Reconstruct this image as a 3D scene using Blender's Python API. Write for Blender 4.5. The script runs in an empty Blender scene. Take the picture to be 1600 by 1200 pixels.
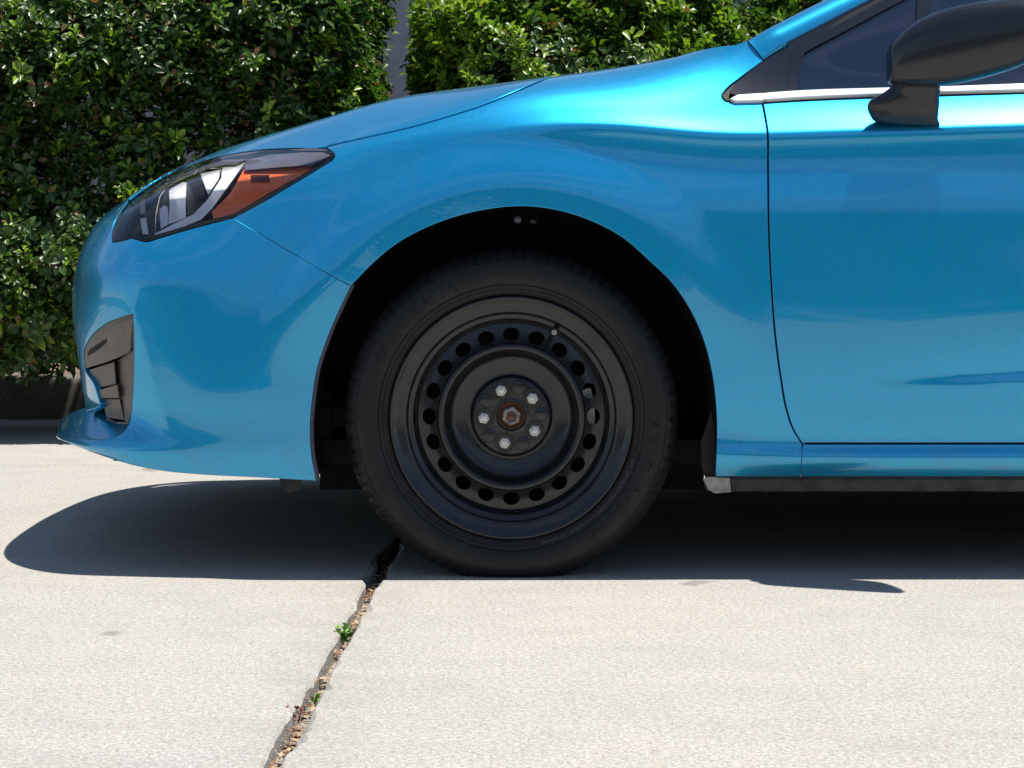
import bpy, bmesh, math, random
import numpy as np
from mathutils import Vector, Matrix
from mathutils.geometry import delaunay_2d_cdt

random.seed(7)
rng = np.random.default_rng(11)
SC = bpy.context.scene
COL = SC.collection

# ------------------------------------------------------------------ camera
S0 = 0.001195          # metres per photo pixel on the plane of the tyre (Y = 0)
CAMD, CAMH = 4.0, 0.601
HZ = 400.0             # photo row of the horizon
cam = bpy.data.cameras.new('camera')
cam_o = bpy.data.objects.new('camera', cam)
COL.objects.link(cam_o)
cam_o.location = (0, -CAMD, CAMH)
cam_o.rotation_euler = (math.radians(90), 0, 0)
cam.sensor_width = 36
cam.lens = 36 * CAMD / (1600 * S0)
cam.shift_y = -(600 - HZ) / 1600
cam.clip_start = 0.05
cam.clip_end = 2000
SC.camera = cam_o

# ------------------------------------------------------------------ world and sun
SUN = Vector((0.25, 0.016, 1.0)).normalized()
elev = math.asin(SUN.z)
azim = math.atan2(SUN.x, SUN.y)
world = bpy.data.worlds.new('World')
SC.world = world
world.use_nodes = True
wn, wl = world.node_tree.nodes, world.node_tree.links
wn.clear()
w_out = wn.new('ShaderNodeOutputWorld')
w_bg = wn.new('ShaderNodeBackground')
w_sky = wn.new('ShaderNodeTexSky')
w_sky.sky_type = 'NISHITA'
w_sky.sun_disc = False
w_sky.sun_elevation = elev
w_sky.sun_rotation = azim
w_sky.air_density = 1.0
w_sky.dust_density = 0.1
w_sky.ozone_density = 1.0
w_tc = wn.new('ShaderNodeTexCoord')
w_map = wn.new('ShaderNodeMapping')
w_map.inputs['Scale'].default_value = (1.2, 2.0, 5.0)
w_noise = wn.new('ShaderNodeTexNoise')
w_noise.inputs['Scale'].default_value = 1.6
w_noise.inputs['Detail'].default_value = 6
w_noise.inputs['Roughness'].default_value = 0.6
w_noise.inputs['Distortion'].default_value = 0.7
w_ramp = wn.new('ShaderNodeValToRGB')
w_ramp.color_ramp.elements[0].position = 0.50
w_ramp.color_ramp.elements[0].color = (0, 0, 0, 1)
w_ramp.color_ramp.elements[1].position = 0.76
w_ramp.color_ramp.elements[1].color = (0.7, 0.7, 0.7, 1)
w_mix = wn.new('ShaderNodeMixRGB')
w_mix.inputs['Color2'].default_value = (7.0, 7.4, 8.0, 1)
wl.new(w_tc.outputs['Generated'], w_map.inputs['Vector'])
wl.new(w_map.outputs['Vector'], w_noise.inputs['Vector'])
wl.new(w_noise.outputs['Fac'], w_ramp.inputs['Fac'])
wl.new(w_ramp.outputs['Color'], w_mix.inputs['Fac'])
wl.new(w_sky.outputs['Color'], w_mix.inputs['Color1'])
wl.new(w_mix.outputs['Color'], w_bg.inputs['Color'])
w_bg.inputs['Strength'].default_value = 0.085
wl.new(w_bg.outputs['Background'], w_out.inputs['Surface'])

sun = bpy.data.lights.new('sun', 'SUN')
sun.energy = 4.8
sun.angle = math.radians(0.53)
sun.color = (1.0, 0.955, 0.88)
sun_o = bpy.data.objects.new('sun', sun)
COL.objects.link(sun_o)
sun_o.location = SUN * 30
sun_o.rotation_mode = 'QUATERNION'
sun_o.rotation_quaternion = SUN.to_track_quat('Z', 'Y')

SC.render.engine = 'CYCLES'
SC.cycles.use_denoising = True
SC.cycles.adaptive_threshold = 0.02
SC.cycles.max_bounces = 5
SC.cycles.diffuse_bounces = 2
SC.cycles.glossy_bounces = 3
SC.cycles.transparent_max_bounces = 6
SC.view_settings.view_transform = 'Standard'
SC.view_settings.look = 'None'
SC.view_settings.exposure = 0.54
SC.view_settings.gamma = 1.0
SC.view_settings.use_curve_mapping = False


# ------------------------------------------------------------------ helpers
def P(px, py, Y):
    """photo pixel at depth Y -> world point"""
    k = (CAMD + Y) / CAMD * S0
    return np.array([(px - 800) * k, Y, CAMH - (py - HZ) * k])


def to_px(p):
    p = np.asarray(p, float)
    k = (CAMD + p[..., 1]) / CAMD * S0
    return np.stack([800 + p[..., 0] / k, HZ + (CAMH - p[..., 2]) / k], -1)


def ground_at(px, py):
    D = CAMH / ((py - HZ) * S0 / CAMD)
    return np.array([(px - 800) * S0 * D / CAMD, D - CAMD, 0.0])


def tag(o, label=None, cat=None, group=None, kind=None):
    if label: o['label'] = label
    if cat: o['category'] = cat
    if group: o['group'] = group
    if kind: o['kind'] = kind
    return o


def link(o, parent=None):
    COL.objects.link(o)
    if parent is not None:
        o.parent = parent
    return o


def empty(name, loc=(0, 0, 0)):
    o = bpy.data.objects.new(name, None)
    o.location = loc
    o.empty_display_size = 0.1
    return link(o)


def mesh_obj(name, verts, faces, mat, parent=None, smooth=True, normals=None):
    me = bpy.data.meshes.new(name)
    me.from_pydata([tuple(map(float, v)) for v in verts], [], [tuple(map(int, f)) for f in faces])
    me.validate()
    if mat is not None:
        me.materials.append(mat)
    if smooth:
        me.polygons.foreach_set('use_smooth', [True] * len(me.polygons))
    if normals is not None and len(me.vertices) == len(normals):
        me.normals_split_custom_set_from_vertices([tuple(map(float, n)) for n in normals])
    me.update()
    return link(bpy.data.objects.new(name, me), parent)


def bm_obj(name, bm, mat, parent=None, smooth=False, angle=None):
    me = bpy.data.meshes.new(name)
    bmesh.ops.recalc_face_normals(bm, faces=bm.faces[:])
    bm.to_mesh(me)
    bm.free()
    me.materials.append(mat)
    if smooth or angle:
        me.polygons.foreach_set('use_smooth', [True] * len(me.polygons))
    if angle:
        me.set_sharp_from_angle(angle=math.radians(angle))
    return link(bpy.data.objects.new(name, me), parent)


def big_mesh(name, verts, loop_idx, nper, mat, parent=None, smooth=False, attrs=None):
    """fast numpy mesh: verts (N,3), faces all with nper corners"""
    me = bpy.data.meshes.new(name)
    nf = len(loop_idx) // nper
    me.vertices.add(len(verts))
    me.vertices.foreach_set('co', np.asarray(verts, np.float32).ravel())
    me.loops.add(len(loop_idx))
    me.loops.foreach_set('vertex_index', np.asarray(loop_idx, np.int32))
    me.polygons.add(nf)
    me.polygons.foreach_set('loop_start', np.arange(0, nf * nper, nper, dtype=np.int32))
    me.polygons.foreach_set('loop_total', np.full(nf, nper, np.int32))
    if smooth:
        me.polygons.foreach_set('use_smooth', np.ones(nf, bool))
    me.update(calc_edges=True)
    if attrs:
        for k, v in attrs.items():
            a = me.attributes.new(k, 'FLOAT', 'POINT')
            a.data.foreach_set('value', np.asarray(v, np.float32))
    me.materials.append(mat)
    return link(bpy.data.objects.new(name, me), parent)


# ------------------------------------------------------------------ materials
def new_mat(name):
    m = bpy.data.materials.new(name)
    m.use_nodes = True
    nt = m.node_tree
    b = nt.nodes['Principled BSDF']
    return m, nt, b


def simple(name, col, rough=0.5, metal=0.0, coat=0.0, spec=0.5, noise=0.0, nscale=30.0, bump=0.0, bscale=300.0):
    m, nt, b = new_mat(name)
    b.inputs['Base Color'].default_value = (*col, 1)
    b.inputs['Roughness'].default_value = rough
    b.inputs['Metallic'].default_value = metal
    b.inputs['Coat Weight'].default_value = coat
    b.inputs['Specular IOR Level'].default_value = spec
    tc = nt.nodes.new('ShaderNodeTexCoord')
    if noise:
        n = nt.nodes.new('ShaderNodeTexNoise')
        n.inputs['Scale'].default_value = nscale
        n.inputs['Detail'].default_value = 6
        nt.links.new(tc.outputs['Object'], n.inputs['Vector'])
        r = nt.nodes.new('ShaderNodeValToRGB')
        r.color_ramp.elements[0].position = 0.3
        r.color_ramp.elements[1].position = 0.7
        r.color_ramp.elements[0].color = (*[c * (1 - noise) for c in col], 1)
        r.color_ramp.elements[1].color = (*[min(1, c * (1 + noise)) for c in col], 1)
        nt.links.new(n.outputs['Fac'], r.inputs['Fac'])
        nt.links.new(r.outputs['Color'], b.inputs['Base Color'])
    if bump:
        n2 = nt.nodes.new('ShaderNodeTexNoise')
        n2.inputs['Scale'].default_value = bscale
        n2.inputs['Detail'].default_value = 4
        nt.links.new(tc.outputs['Object'], n2.inputs['Vector'])
        bp = nt.nodes.new('ShaderNodeBump')
        bp.inputs['Strength'].default_value = bump
        bp.inputs['Distance'].default_value = 0.002
        nt.links.new(n2.outputs['Fac'], bp.inputs['Height'])
        nt.links.new(bp.outputs['Normal'], b.inputs['Normal'])
    return m


def ramp(nt, fac, stops):
    r = nt.nodes.new('ShaderNodeValToRGB')
    els = r.color_ramp.elements
    while len(els) < len(stops):
        els.new(0.5)
    for e, (p, c) in zip(els, stops):
        e.position = p
        e.color = (*c, 1) if len(c) == 3 else c
    nt.links.new(fac, r.inputs['Fac'])
    return r.outputs['Color']


def noise_node(nt, vec, scale, detail=4, rough=0.5, dist=0.0):
    n = nt.nodes.new('ShaderNodeTexNoise')
    n.inputs['Scale'].default_value = scale
    n.inputs['Detail'].default_value = detail
    n.inputs['Roughness'].default_value = rough
    n.inputs['Distortion'].default_value = dist
    nt.links.new(vec, n.inputs['Vector'])
    return n.outputs['Fac']


def mix(nt, fac, a, b, mode='MIX'):
    m = nt.nodes.new('ShaderNodeMixRGB')
    m.blend_type = mode
    for i, v in zip(('Fac', 'Color1', 'Color2'), (fac, a, b)):
        if isinstance(v, (int, float)):
            m.inputs[i].default_value = v
        elif isinstance(v, tuple):
            m.inputs[i].default_value = (*v, 1)
        else:
            nt.links.new(v, m.inputs[i])
    return m.outputs['Color']


def math_node(nt, op, a, b=None):
    m = nt.nodes.new('ShaderNodeMath')
    m.operation = op
    for i, v in enumerate((a, b)):
        if v is None: continue
        if isinstance(v, (int, float)):
            m.inputs[i].default_value = v
        else:
            nt.links.new(v, m.inputs[i])
    return m.outputs[0]


def mapping(nt, vec, scale):
    m = nt.nodes.new('ShaderNodeMapping')
    m.inputs['Scale'].default_value = scale
    nt.links.new(vec, m.inputs['Vector'])
    return m.outputs['Vector']


def paint_mat():
    m, nt, b = new_mat('blue_metallic_paint')
    tc = nt.nodes.new('ShaderNodeTexCoord').outputs['Object']
    # metallic flake
    fl = nt.nodes.new('ShaderNodeTexVoronoi')
    fl.inputs['Scale'].default_value = 700
    nt.links.new(tc, fl.inputs['Vector'])
    flc = mix(nt, 0.16, (0.0, 0.33, 0.625), fl.outputs['Color'], 'OVERLAY')
    # road-dust specks and film near the sill, thrown up by the wheel
    sep = nt.nodes.new('ShaderNodeSeparateXYZ')
    nt.links.new(tc, sep.inputs[0])
    low = nt.nodes.new('ShaderNodeMapRange')
    low.inputs['From Min'].default_value = 0.36
    low.inputs['From Max'].default_value = 0.20
    nt.links.new(sep.outputs['Z'], low.inputs['Value'])
    sp = noise_node(nt, tc, 170, 2, 0.5)
    spm = ramp(nt, sp, [(0.70, (0, 0, 0)), (0.76, (1, 1, 1))])
    spm = math_node(nt, 'MULTIPLY', spm, low.outputs['Result'])
    film = noise_node(nt, mapping(nt, tc, (3, 3, 9)), 3.0, 6, 0.6)
    film = math_node(nt, 'MULTIPLY', ramp(nt, film, [(0.35, (0, 0, 0)), (0.8, (1, 1, 1))]), low.outputs['Result'])
    film = math_node(nt, 'MULTIPLY', film, 0.28)
    dirt = math_node(nt, 'MAXIMUM', film, spm)
    c = mix(nt, dirt, flc, (0.10, 0.10, 0.09))
    nt.links.new(c, b.inputs['Base Color'])
    met = math_node(nt, 'SUBTRACT', 0.74, math_node(nt, 'MULTIPLY', dirt, 0.6))
    nt.links.new(met, b.inputs['Metallic'])
    b.inputs['Roughness'].default_value = 0.34
    b.inputs['Specular IOR Level'].default_value = 0.6
    b.inputs['Coat Weight'].default_value = 1.0
    b.inputs['Coat IOR'].default_value = 1.53
    dust = noise_node(nt, tc, 6, 5, 0.6)
    cr = ramp(nt, dust, [(0.3, (0.006,) * 3), (0.8, (0.022,) * 3)])
    nt.links.new(cr, b.inputs['Coat Roughness'])
    # very slight orange peel
    bp = nt.nodes.new('ShaderNodeBump')
    bp.inputs['Strength'].default_value = 0.02
    bp.inputs['Distance'].default_value = 0.001
    nt.links.new(noise_node(nt, tc, 220, 2), bp.inputs['Height'])
    nt.links.new(bp.outputs['Normal'], b.inputs['Coat Normal'])
    return m


M_PAINT = paint_mat()
M_BLACK = simple('black_plastic', (0.010, 0.010, 0.011), 0.5, spec=0.2, noise=0.2, bump=0.15, bscale=500)
M_GLOSSBLACK = simple('gloss_black_trim', (0.006, 0.008, 0.013), 0.20, coat=0.8, noise=0.15, nscale=12)
M_LINER = simple('wheel_arch_felt', (0.008, 0.008, 0.0085), 0.9, noise=0.3, bump=0.4, bscale=250)
M_MIRROR = simple('satin_black_mirror_shell', (0.006, 0.008, 0.012), 0.24, coat=0.15, noise=0.15, nscale=15, bump=0.06, bscale=700)
M_VENT = simple('grey_textured_plastic', (0.15, 0.128, 0.11), 0.5, noise=0.15, bump=0.2, bscale=600)
M_CHROME = simple('chrome', (0.82, 0.82, 0.84), 0.10, metal=1.0, noise=0.04, nscale=20)
M_SATIN = simple('satin_aluminium', (0.93, 0.93, 0.94), 0.22, metal=0.0, coat=0.5, noise=0.05, nscale=40)
M_HOUSING = simple('headlight_housing', (0.012, 0.012, 0.014), 0.35, noise=0.2)
M_BEZEL = simple('headlight_grey_bezel', (0.12, 0.12, 0.15), 0.35, noise=0.1)
M_NUT = simple('zinc_nut', (0.62, 0.60, 0.56), 0.36, metal=0.5, noise=0.25, nscale=200)
M_RUST = simple('rusty_steel', (0.13, 0.06, 0.04), 0.7, metal=0.3, noise=0.5, nscale=150, bump=0.4)
M_DISC = simple('brake_disc_steel', (0.35, 0.34, 0.32), 0.4, metal=0.9, noise=0.3, nscale=60)
M_UNDER = simple('underbody', (0.010, 0.010, 0.010), 0.85, noise=0.3)
M_SILL = simple('dirty_sill_flange', (0.03, 0.029, 0.027), 0.8, noise=0.6, nscale=25, bump=0.5, bscale=80)
M_CLIP = simple('pale_plastic_clip', (0.26, 0.25, 0.23), 0.6, noise=0.3, nscale=60)


def wheel_paint():
    m, nt, b = new_mat('black_wheel_paint')
    tc = nt.nodes.new('ShaderNodeTexCoord').outputs['Object']
    n = noise_node(nt, tc, 35, 6, 0.6)
    nt.links.new(ramp(nt, n, [(0.35, (0.005, 0.0058, 0.008)), (0.75, (0.012, 0.012, 0.013))]), b.inputs['Base Color'])
    nt.links.new(ramp(nt, noise_node(nt, tc, 60, 5), [(0.3, (0.22,) * 3), (0.8, (0.42,) * 3)]), b.inputs['Roughness'])
    b.inputs['Specular IOR Level'].default_value = 0.35
    b.inputs['Coat Weight'].default_value = 0.45
    b.inputs['Coat Roughness'].default_value = 0.12
    return m


def rubber():
    m, nt, b = new_mat('tyre_rubber')
    tc = nt.nodes.new('ShaderNodeTexCoord').outputs['Object']
    n = noise_node(nt, tc, 18, 7, 0.65)
    nt.links.new(ramp(nt, n, [(0.3, (0.005, 0.005, 0.0055)), (0.75, (0.013, 0.0127, 0.0123))]), b.inputs['Base Color'])
    nt.links.new(ramp(nt, noise_node(nt, tc, 40, 5), [(0.3, (0.42,) * 3), (0.8, (0.62,) * 3)]), b.inputs['Roughness'])
    bp = nt.nodes.new('ShaderNodeBump')
    b.inputs['Specular IOR Level'].default_value = 0.3
    bp.inputs['Strength'].default_value = 0.15
    bp.inputs['Distance'].default_value = 0.001
    nt.links.new(noise_node(nt, tc, 500, 3), bp.inputs['Height'])
    nt.links.new(bp.outputs['Normal'], b.inputs['Normal'])
    return m


M_WHEEL = wheel_paint()
M_RUBBER = rubber()


def glass_mats():
    # headlight lens: clear polycarbonate sheet
    m, nt, b = new_mat('clear_lens')
    out = nt.nodes['Material Output']
    fr = nt.nodes.new('ShaderNodeFresnel'); fr.inputs['IOR'].default_value = 1.45
    tr = nt.nodes.new('ShaderNodeBsdfTransparent'); tr.inputs['Color'].default_value = (0.98, 0.98, 0.99, 1)
    gl = nt.nodes.new('ShaderNodeBsdfGlossy'); gl.inputs['Roughness'].default_value = 0.02
    mx = nt.nodes.new('ShaderNodeMixShader')
    nt.links.new(fr.outputs[0], mx.inputs[0]); nt.links.new(tr.outputs[0], mx.inputs[1]); nt.links.new(gl.outputs[0], mx.inputs[2])
    nt.links.new(mx.outputs[0], out.inputs['Surface'])
    nt.nodes.remove(b)
    g, nt, b = new_mat('tinted_window_glass')
    b.inputs['Base Color'].default_value = (0.008, 0.017, 0.040, 1)
    b.inputs['Roughness'].default_value = 0.015
    b.inputs['IOR'].default_value = 1.6
    b.inputs['Coat Weight'].default_value = 0.6
    b.inputs['Coat Roughness'].default_value = 0.01
    a, nt, b = new_mat('amber_reflector')
    tc = nt.nodes.new('ShaderNodeTexCoord').outputs['Object']
    ck = nt.nodes.new('ShaderNodeTexVoronoi'); ck.inputs['Scale'].default_value = 260
    nt.links.new(tc, ck.inputs['Vector'])
    nt.links.new(ramp(nt, ck.outputs['Distance'], [(0.0, (1.0, 0.27, 0.07)), (0.8, (0.80, 0.13, 0.03))]), b.inputs['Base Color'])
    b.inputs['Roughness'].default_value = 0.3
    b.inputs['Coat Weight'].default_value = 0.5
    return m, g, a


M_LENS, M_GLASS, M_AMBER = glass_mats()
M_DARKAMBER = simple('dark_reflector', (0.10, 0.02, 0.02), 0.3, noise=0.2, nscale=200)


def concrete_mat(name, base=(0.375, 0.355, 0.325), streak=0.5):
    m, nt, b = new_mat(name)
    geo = nt.nodes.new('ShaderNodeNewGeometry').outputs['Position']
    big = noise_node(nt, geo, 1.3, 6, 0.6, 0.4)
    mid = noise_node(nt, geo, 9, 6, 0.65)
    st = noise_node(nt, mapping(nt, geo, (2.0, 22, 1)), 2.0, 5, 0.6, 0.3)
    fine = noise_node(nt, geo, 260, 3, 0.6)
    pits = noise_node(nt, geo, 95, 3, 0.6)
    grit = nt.nodes.new('ShaderNodeTexVoronoi'); grit.inputs['Scale'].default_value = 330
    nt.links.new(geo, grit.inputs['Vector'])
    c = mix(nt, ramp(nt, big, [(0.3, (0, 0, 0)), (0.7, (1, 1, 1))]), tuple(x * f for x, f in zip(base, (0.93, 0.945, 0.97))), tuple(x * f for x, f in zip(base, (1.04, 1.03, 1.0))))
    c = mix(nt, 0.22, c, ramp(nt, mid, [(0.3, (0.40, 0.40, 0.41)), (0.72, (0.62, 0.61, 0.59))]), 'OVERLAY')
    c = mix(nt, 0.10 * streak, c, ramp(nt, st, [(0.3, (0.25, 0.24, 0.24)), (0.7, (0.75, 0.75, 0.73))]), 'OVERLAY')
    c = mix(nt, 0.38, c, ramp(nt, fine, [(0.36, (0.18, 0.18, 0.18)), (0.64, (0.82, 0.82, 0.82))]), 'OVERLAY')
    gr2 = noise_node(nt, geo, 115, 2, 0.5)
    c = mix(nt, 0.25, c, ramp(nt, gr2, [(0.38, (0.25, 0.24, 0.23)), (0.62, (0.75, 0.75, 0.76))]), 'OVERLAY')
    c = mix(nt, ramp(nt, pits, [(0.655, (0, 0, 0)), (0.70, (0.9, 0.9, 0.9))]), c, (0.19, 0.17, 0.145))
    warm = noise_node(nt, geo, 27, 4, 0.6)
    c = mix(nt, ramp(nt, warm, [(0.60, (0, 0, 0)), (0.72, (0.4, 0.4, 0.4))]), c, (0.47, 0.37, 0.28))
    # dirt bleeding out of the joint, and wide faint stains
    sx = nt.nodes.new('ShaderNodeSeparateXYZ'); nt.links.new(geo, sx.inputs[0])
    dj = math_node(nt, 'ABSOLUTE', math_node(nt, 'ADD', sx.outputs['X'], 0.268))
    dm = ramp(nt, dj, [(0.0, (1, 1, 1)), (0.11, (0, 0, 0))])
    dn = ramp(nt, noise_node(nt, geo, 13, 5, 0.65), [(0.40, (0, 0, 0)), (0.7, (0.55, 0.55, 0.55))])
    c = mix(nt, math_node(nt, 'MULTIPLY', dm, dn), c, (0.24, 0.215, 0.18))
    wide = noise_node(nt, mapping(nt, geo, (1.0, 2.2, 1)), 2.6, 5, 0.62, 0.8)
    c = mix(nt, ramp(nt, wide, [(0.52, (0, 0, 0)), (0.75, (0.30, 0.30, 0.30))]), c, (0.26, 0.245, 0.225))
    # a few oil drips
    sp = noise_node(nt, geo, 4.2, 2, 0.4)
    c = mix(nt, ramp(nt, sp, [(0.715, (0, 0, 0)), (0.74, (0.55, 0.55, 0.55))]), c, (0.14, 0.13, 0.12))
    nt.links.new(c, b.inputs['Base Color'])
    b.inputs['Roughness'].default_value = 0.85
    b.inputs['Specular IOR Level'].default_value = 0.25
    h = math_node(nt, 'ADD', math_node(nt, 'MULTIPLY', fine, 0.6), math_node(nt, 'MULTIPLY', grit.outputs['Distance'], 0.5))
    h = math_node(nt, 'ADD', h, math_node(nt, 'MULTIPLY', mid, 0.8))
    bp = nt.nodes.new('ShaderNodeBump')
    bp.inputs['Strength'].default_value = 0.5
    bp.inputs['Distance'].default_value = 0.0025
    nt.links.new(h, bp.inputs['Height'])
    nt.links.new(bp.outputs['Normal'], b.inputs['Normal'])
    return m


M_CONC = concrete_mat('slab_concrete')  # the slabs' own tone, in sun and shadow alike
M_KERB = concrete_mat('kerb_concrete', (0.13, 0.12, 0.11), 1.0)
M_FILL = concrete_mat('joint_filler', (0.29, 0.26, 0.22), 0.2)
M_SOIL = simple('planter_soil', (0.16, 0.11, 0.075), 0.95, noise=0.6, nscale=22, bump=0.8, bscale=60)
M_ASPHALT = simple('asphalt', (0.055, 0.055, 0.056), 0.9, noise=0.4, nscale=40, bump=0.5, bscale=200)
M_STUCCO = simple('grey_stucco', (0.34, 0.345, 0.37), 0.9, noise=0.15, nscale=14, bump=0.9, bscale=110)


def leaf_mat():
    m, nt, b = new_mat('hedge_leaf')
    out = nt.nodes['Material Output']
    at = nt.nodes.new('ShaderNodeAttribute'); at.attribute_name = 'young'
    geo = nt.nodes.new('ShaderNodeNewGeometry')
    ta = nt.nodes.new('ShaderNodeAttribute'); ta.attribute_name = 'tone'
    rnd = ta.outputs['Fac']
    old = ramp(nt, rnd, [(0.0, (0.030, 0.068, 0.013)), (0.5, (0.055, 0.115, 0.019)), (0.93, (0.092, 0.160, 0.027)), (0.97, (0.18, 0.085, 0.035))])
    new = ramp(nt, rnd, [(0.0, (0.17, 0.30, 0.025)), (1.0, (0.32, 0.44, 0.04))])
    c = mix(nt, at.outputs['Fac'], old, new)
    nt.links.new(c, b.inputs['Base Color'])
    b.inputs['Roughness'].default_value = 0.37
    b.inputs['Specular IOR Level'].default_value = 0.5
    t = nt.nodes.new('ShaderNodeBsdfTranslucent')
    tcol = mix(nt, 1.0, c, (1.3, 1.6, 0.6), 'MULTIPLY')
    nt.links.new(tcol, t.inputs['Color'])
    mx = nt.nodes.new('ShaderNodeMixShader'); mx.inputs[0].default_value = 0.28
    nt.links.new(b.outputs[0], mx.inputs[1]); nt.links.new(t.outputs[0], mx.inputs[2])
    nt.links.new(mx.outputs[0], out.inputs['Surface'])
    return m


M_LEAF = leaf_mat()
M_BARK = simple('hedge_bark', (0.10, 0.075, 0.055), 0.9, noise=0.4, nscale=40, bump=0.5)


def litter_mat():
    m, nt, b = new_mat('dry_leaf_litter')
    rnd = nt.nodes.new('ShaderNodeNewGeometry').outputs['Random Per Island']
    nt.links.new(ramp(nt, rnd, [(0.0, (0.10, 0.05, 0.025)), (0.35, (0.24, 0.12, 0.06)), (0.7, (0.42, 0.28, 0.15)), (1.0, (0.50, 0.42, 0.30))]), b.inputs['Base Color'])
    b.inputs['Roughness'].default_value = 0.8
    return m


M_LITTER = litter_mat()
M_BAY = simple('white_road_paint', (0.75, 0.75, 0.72), 0.7, noise=.15, nscale=8)
M_WEED = simple('weed_green', (0.17, 0.32, 0.06), 0.6, noise=0.4, nscale=80)
M_WEEDRED = simple('weed_red', (0.28, 0.08, 0.05), 0.6, noise=0.4, nscale=80)

# ------------------------------------------------------------------ ground, slabs, kerb
def sheet(name, x0, x1, y0, y1, z, mat):
    return tag(mesh_obj(name, [(x0, y0, z), (x1, y0, z), (x1, y1, z), (x0, y1, z)], [(0, 1, 2, 3)], mat, smooth=False), kind='structure')


sheet('ground', -400, 400, -400, 400, -0.09, M_ASPHALT)
pav = tag(empty('pavement'), kind='structure')


def slab(name, loop, mat=M_CONC, thick=0.085, chips=None):
    """concrete slab from a plan loop (counter-clockwise) with a broken, worn arris"""
    loop = np.array(loop, float)
    n = len(loop)
    nx = np.roll(loop, -1, 0); pv = np.roll(loop, 1, 0)
    t = nx - pv
    t /= np.linalg.norm(t, axis=1)[:, None]
    inn = np.stack([-t[:, 1], t[:, 0]], 1)
    if chips is None:
        chips = np.full(n, 0.004)
    top = loop + inn * chips[:, None]
    V = [(*p, 0) for p in top] + [(*p, -0.6 * c - 0.002) for p, c in zip(loop, chips)] + [(*p, -thick) for p in loop]
    F = [tuple(range(n))]
    for i in range(n):
        j = (i + 1) % n
        F.append((i, n + i, n + j, j))
        F.append((n + i, 2 * n + i, 2 * n + j, n + j))
    return mesh_obj(name, V, F, mat, pav, smooth=False)


JA, JB = ground_at(420, 1200)[:2], ground_at(606, 872)[:2]
jd = (JB - JA) / (JB[1] - JA[1])


def jx(y):
    return JA[0] + jd[0] * (y - JA[1])


ys = np.arange(-3.2, 2.16, 0.012)


def rough_edge(side):
    n = len(ys)
    w = rng.normal(0, 1, n)
    k = np.exp(-np.linspace(-2, 2, 9) ** 2); k /= k.sum()
    f = np.convolve(w, k, 'same')
    w2 = np.convolve(rng.normal(0, 1, n), np.ones(35) / 35, 'same')
    off = 0.0095 + 0.0022 * f + 0.012 * w2
    # broken corner near the wheel
    for yc, a, s in ((0.02, 0.022, 0.05), (0.32, 0.016, 0.10), (-0.5, 0.006, 0.05)):
        off = off + (a if side < 0 else a * 0.35) * np.exp(-((ys - yc) / s) ** 2)
    chip = 0.004 + 0.006 * np.clip(np.convolve(rng.normal(0, 1, n), np.ones(7) / 3, 'same'), 0, 2)
    return np.stack([jx(ys) + side * np.clip(off, 0.006, 0.06), ys], 1), chip


eL, cL = rough_edge(-1)
eR, cR = rough_edge(1)
CHIP0 = np.full(2, 0.004)
slab('concrete_slab', [(-9, -3.2)] + list(map(tuple, eL)) + [(-9, 2.15)], chips=np.concatenate([[0.004], cL, [0.004]]))
slab('concrete_slab', [(9, 2.15)] + list(map(tuple, eR[::-1])) + [(9, -3.2)], chips=np.concatenate([[0.004], cR[::-1], [0.004]]))
slab('gutter_slab', [(-12, 2.158), (12, 2.158), (12, 3.90), (-12, 3.90)])
for i in range(-3, 3):
    slab('concrete_slab', [(i * 6 - jd[0] * 4, -9.2), (i * 6 + 5.985, -9.2), (i * 6 + 5.985, -3.212), (i * 6, -3.212)])
slab('joint_filler', [(-0.45, -3.2), (-0.10, -3.2), (-0.10, 2.15), (-0.45, 2.15)], M_FILL, 0.02).location.z = -0.030

# kerb with a rounded nose
kb = []
prof = [(3.905, -0.02), (3.912, 0.125), (3.918, 0.143), (3.932, 0.153), (3.95, 0.155), (4.055, 0.155), (4.06, 0.10)]
for x in np.linspace(-12, 12, 161):
    for (y, z) in prof:
        kb.append((x, y + 0.004 * math.sin(x * 7.3) * (z > 0.1), z + 0.0025 * math.sin(x * 5.1 + y)))
kf = []
for i in range(160):
    for j in range(len(prof) - 1):
        a = i * len(prof) + j
        kf.append((a, a + len(prof), a + len(prof) + 1, a + 1))
tag(mesh_obj('kerb', kb, kf, M_KERB, smooth=True), kind='structure')

gx, gy = np.meshgrid(np.linspace(-12, 12, 200), np.linspace(4.05, 5.75, 30))
gz = 0.115 + 0.03 * np.sin(gx * 3.1 + gy * 5) * np.sin(gy * 7 + gx) + rng.normal(0, 0.006, gx.shape)
sv = np.stack([gx, gy, gz], -1).reshape(-1, 3)
si = np.array([[r * 200 + c, r * 200 + c + 1, (r + 1) * 200 + c + 1, (r + 1) * 200 + c] for r in range(29) for c in range(199)]).ravel()
tag(big_mesh('planter_soil', sv, si, 4, M_SOIL, smooth=True), kind='structure')

wall = bmesh.new()
bmesh.ops.create_cube(wall, size=1, matrix=Matrix.Translation((0, 5.85, 1.4)) @ Matrix.Diagonal((26, 0.2, 3.0, 1)))
bmesh.ops.bevel(wall, geom=wall.edges[:], offset=0.01, segments=2, affect='EDGES')
tag(bm_obj('wall', wall, M_STUCCO), 'grey rough stucco wall showing in the slot between the two hedges', 'wall')

# ------------------------------------------------------------------ car body surface
def W(x, y, z):
    return np.array([x, y, z], float)


V_ROW = np.array([0, 31, 47, 106, 186, 276, 356, 436, 536, 594, 661, 766, 880], float)


def tail(px_py_Y):
    return px_py_Y


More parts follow.
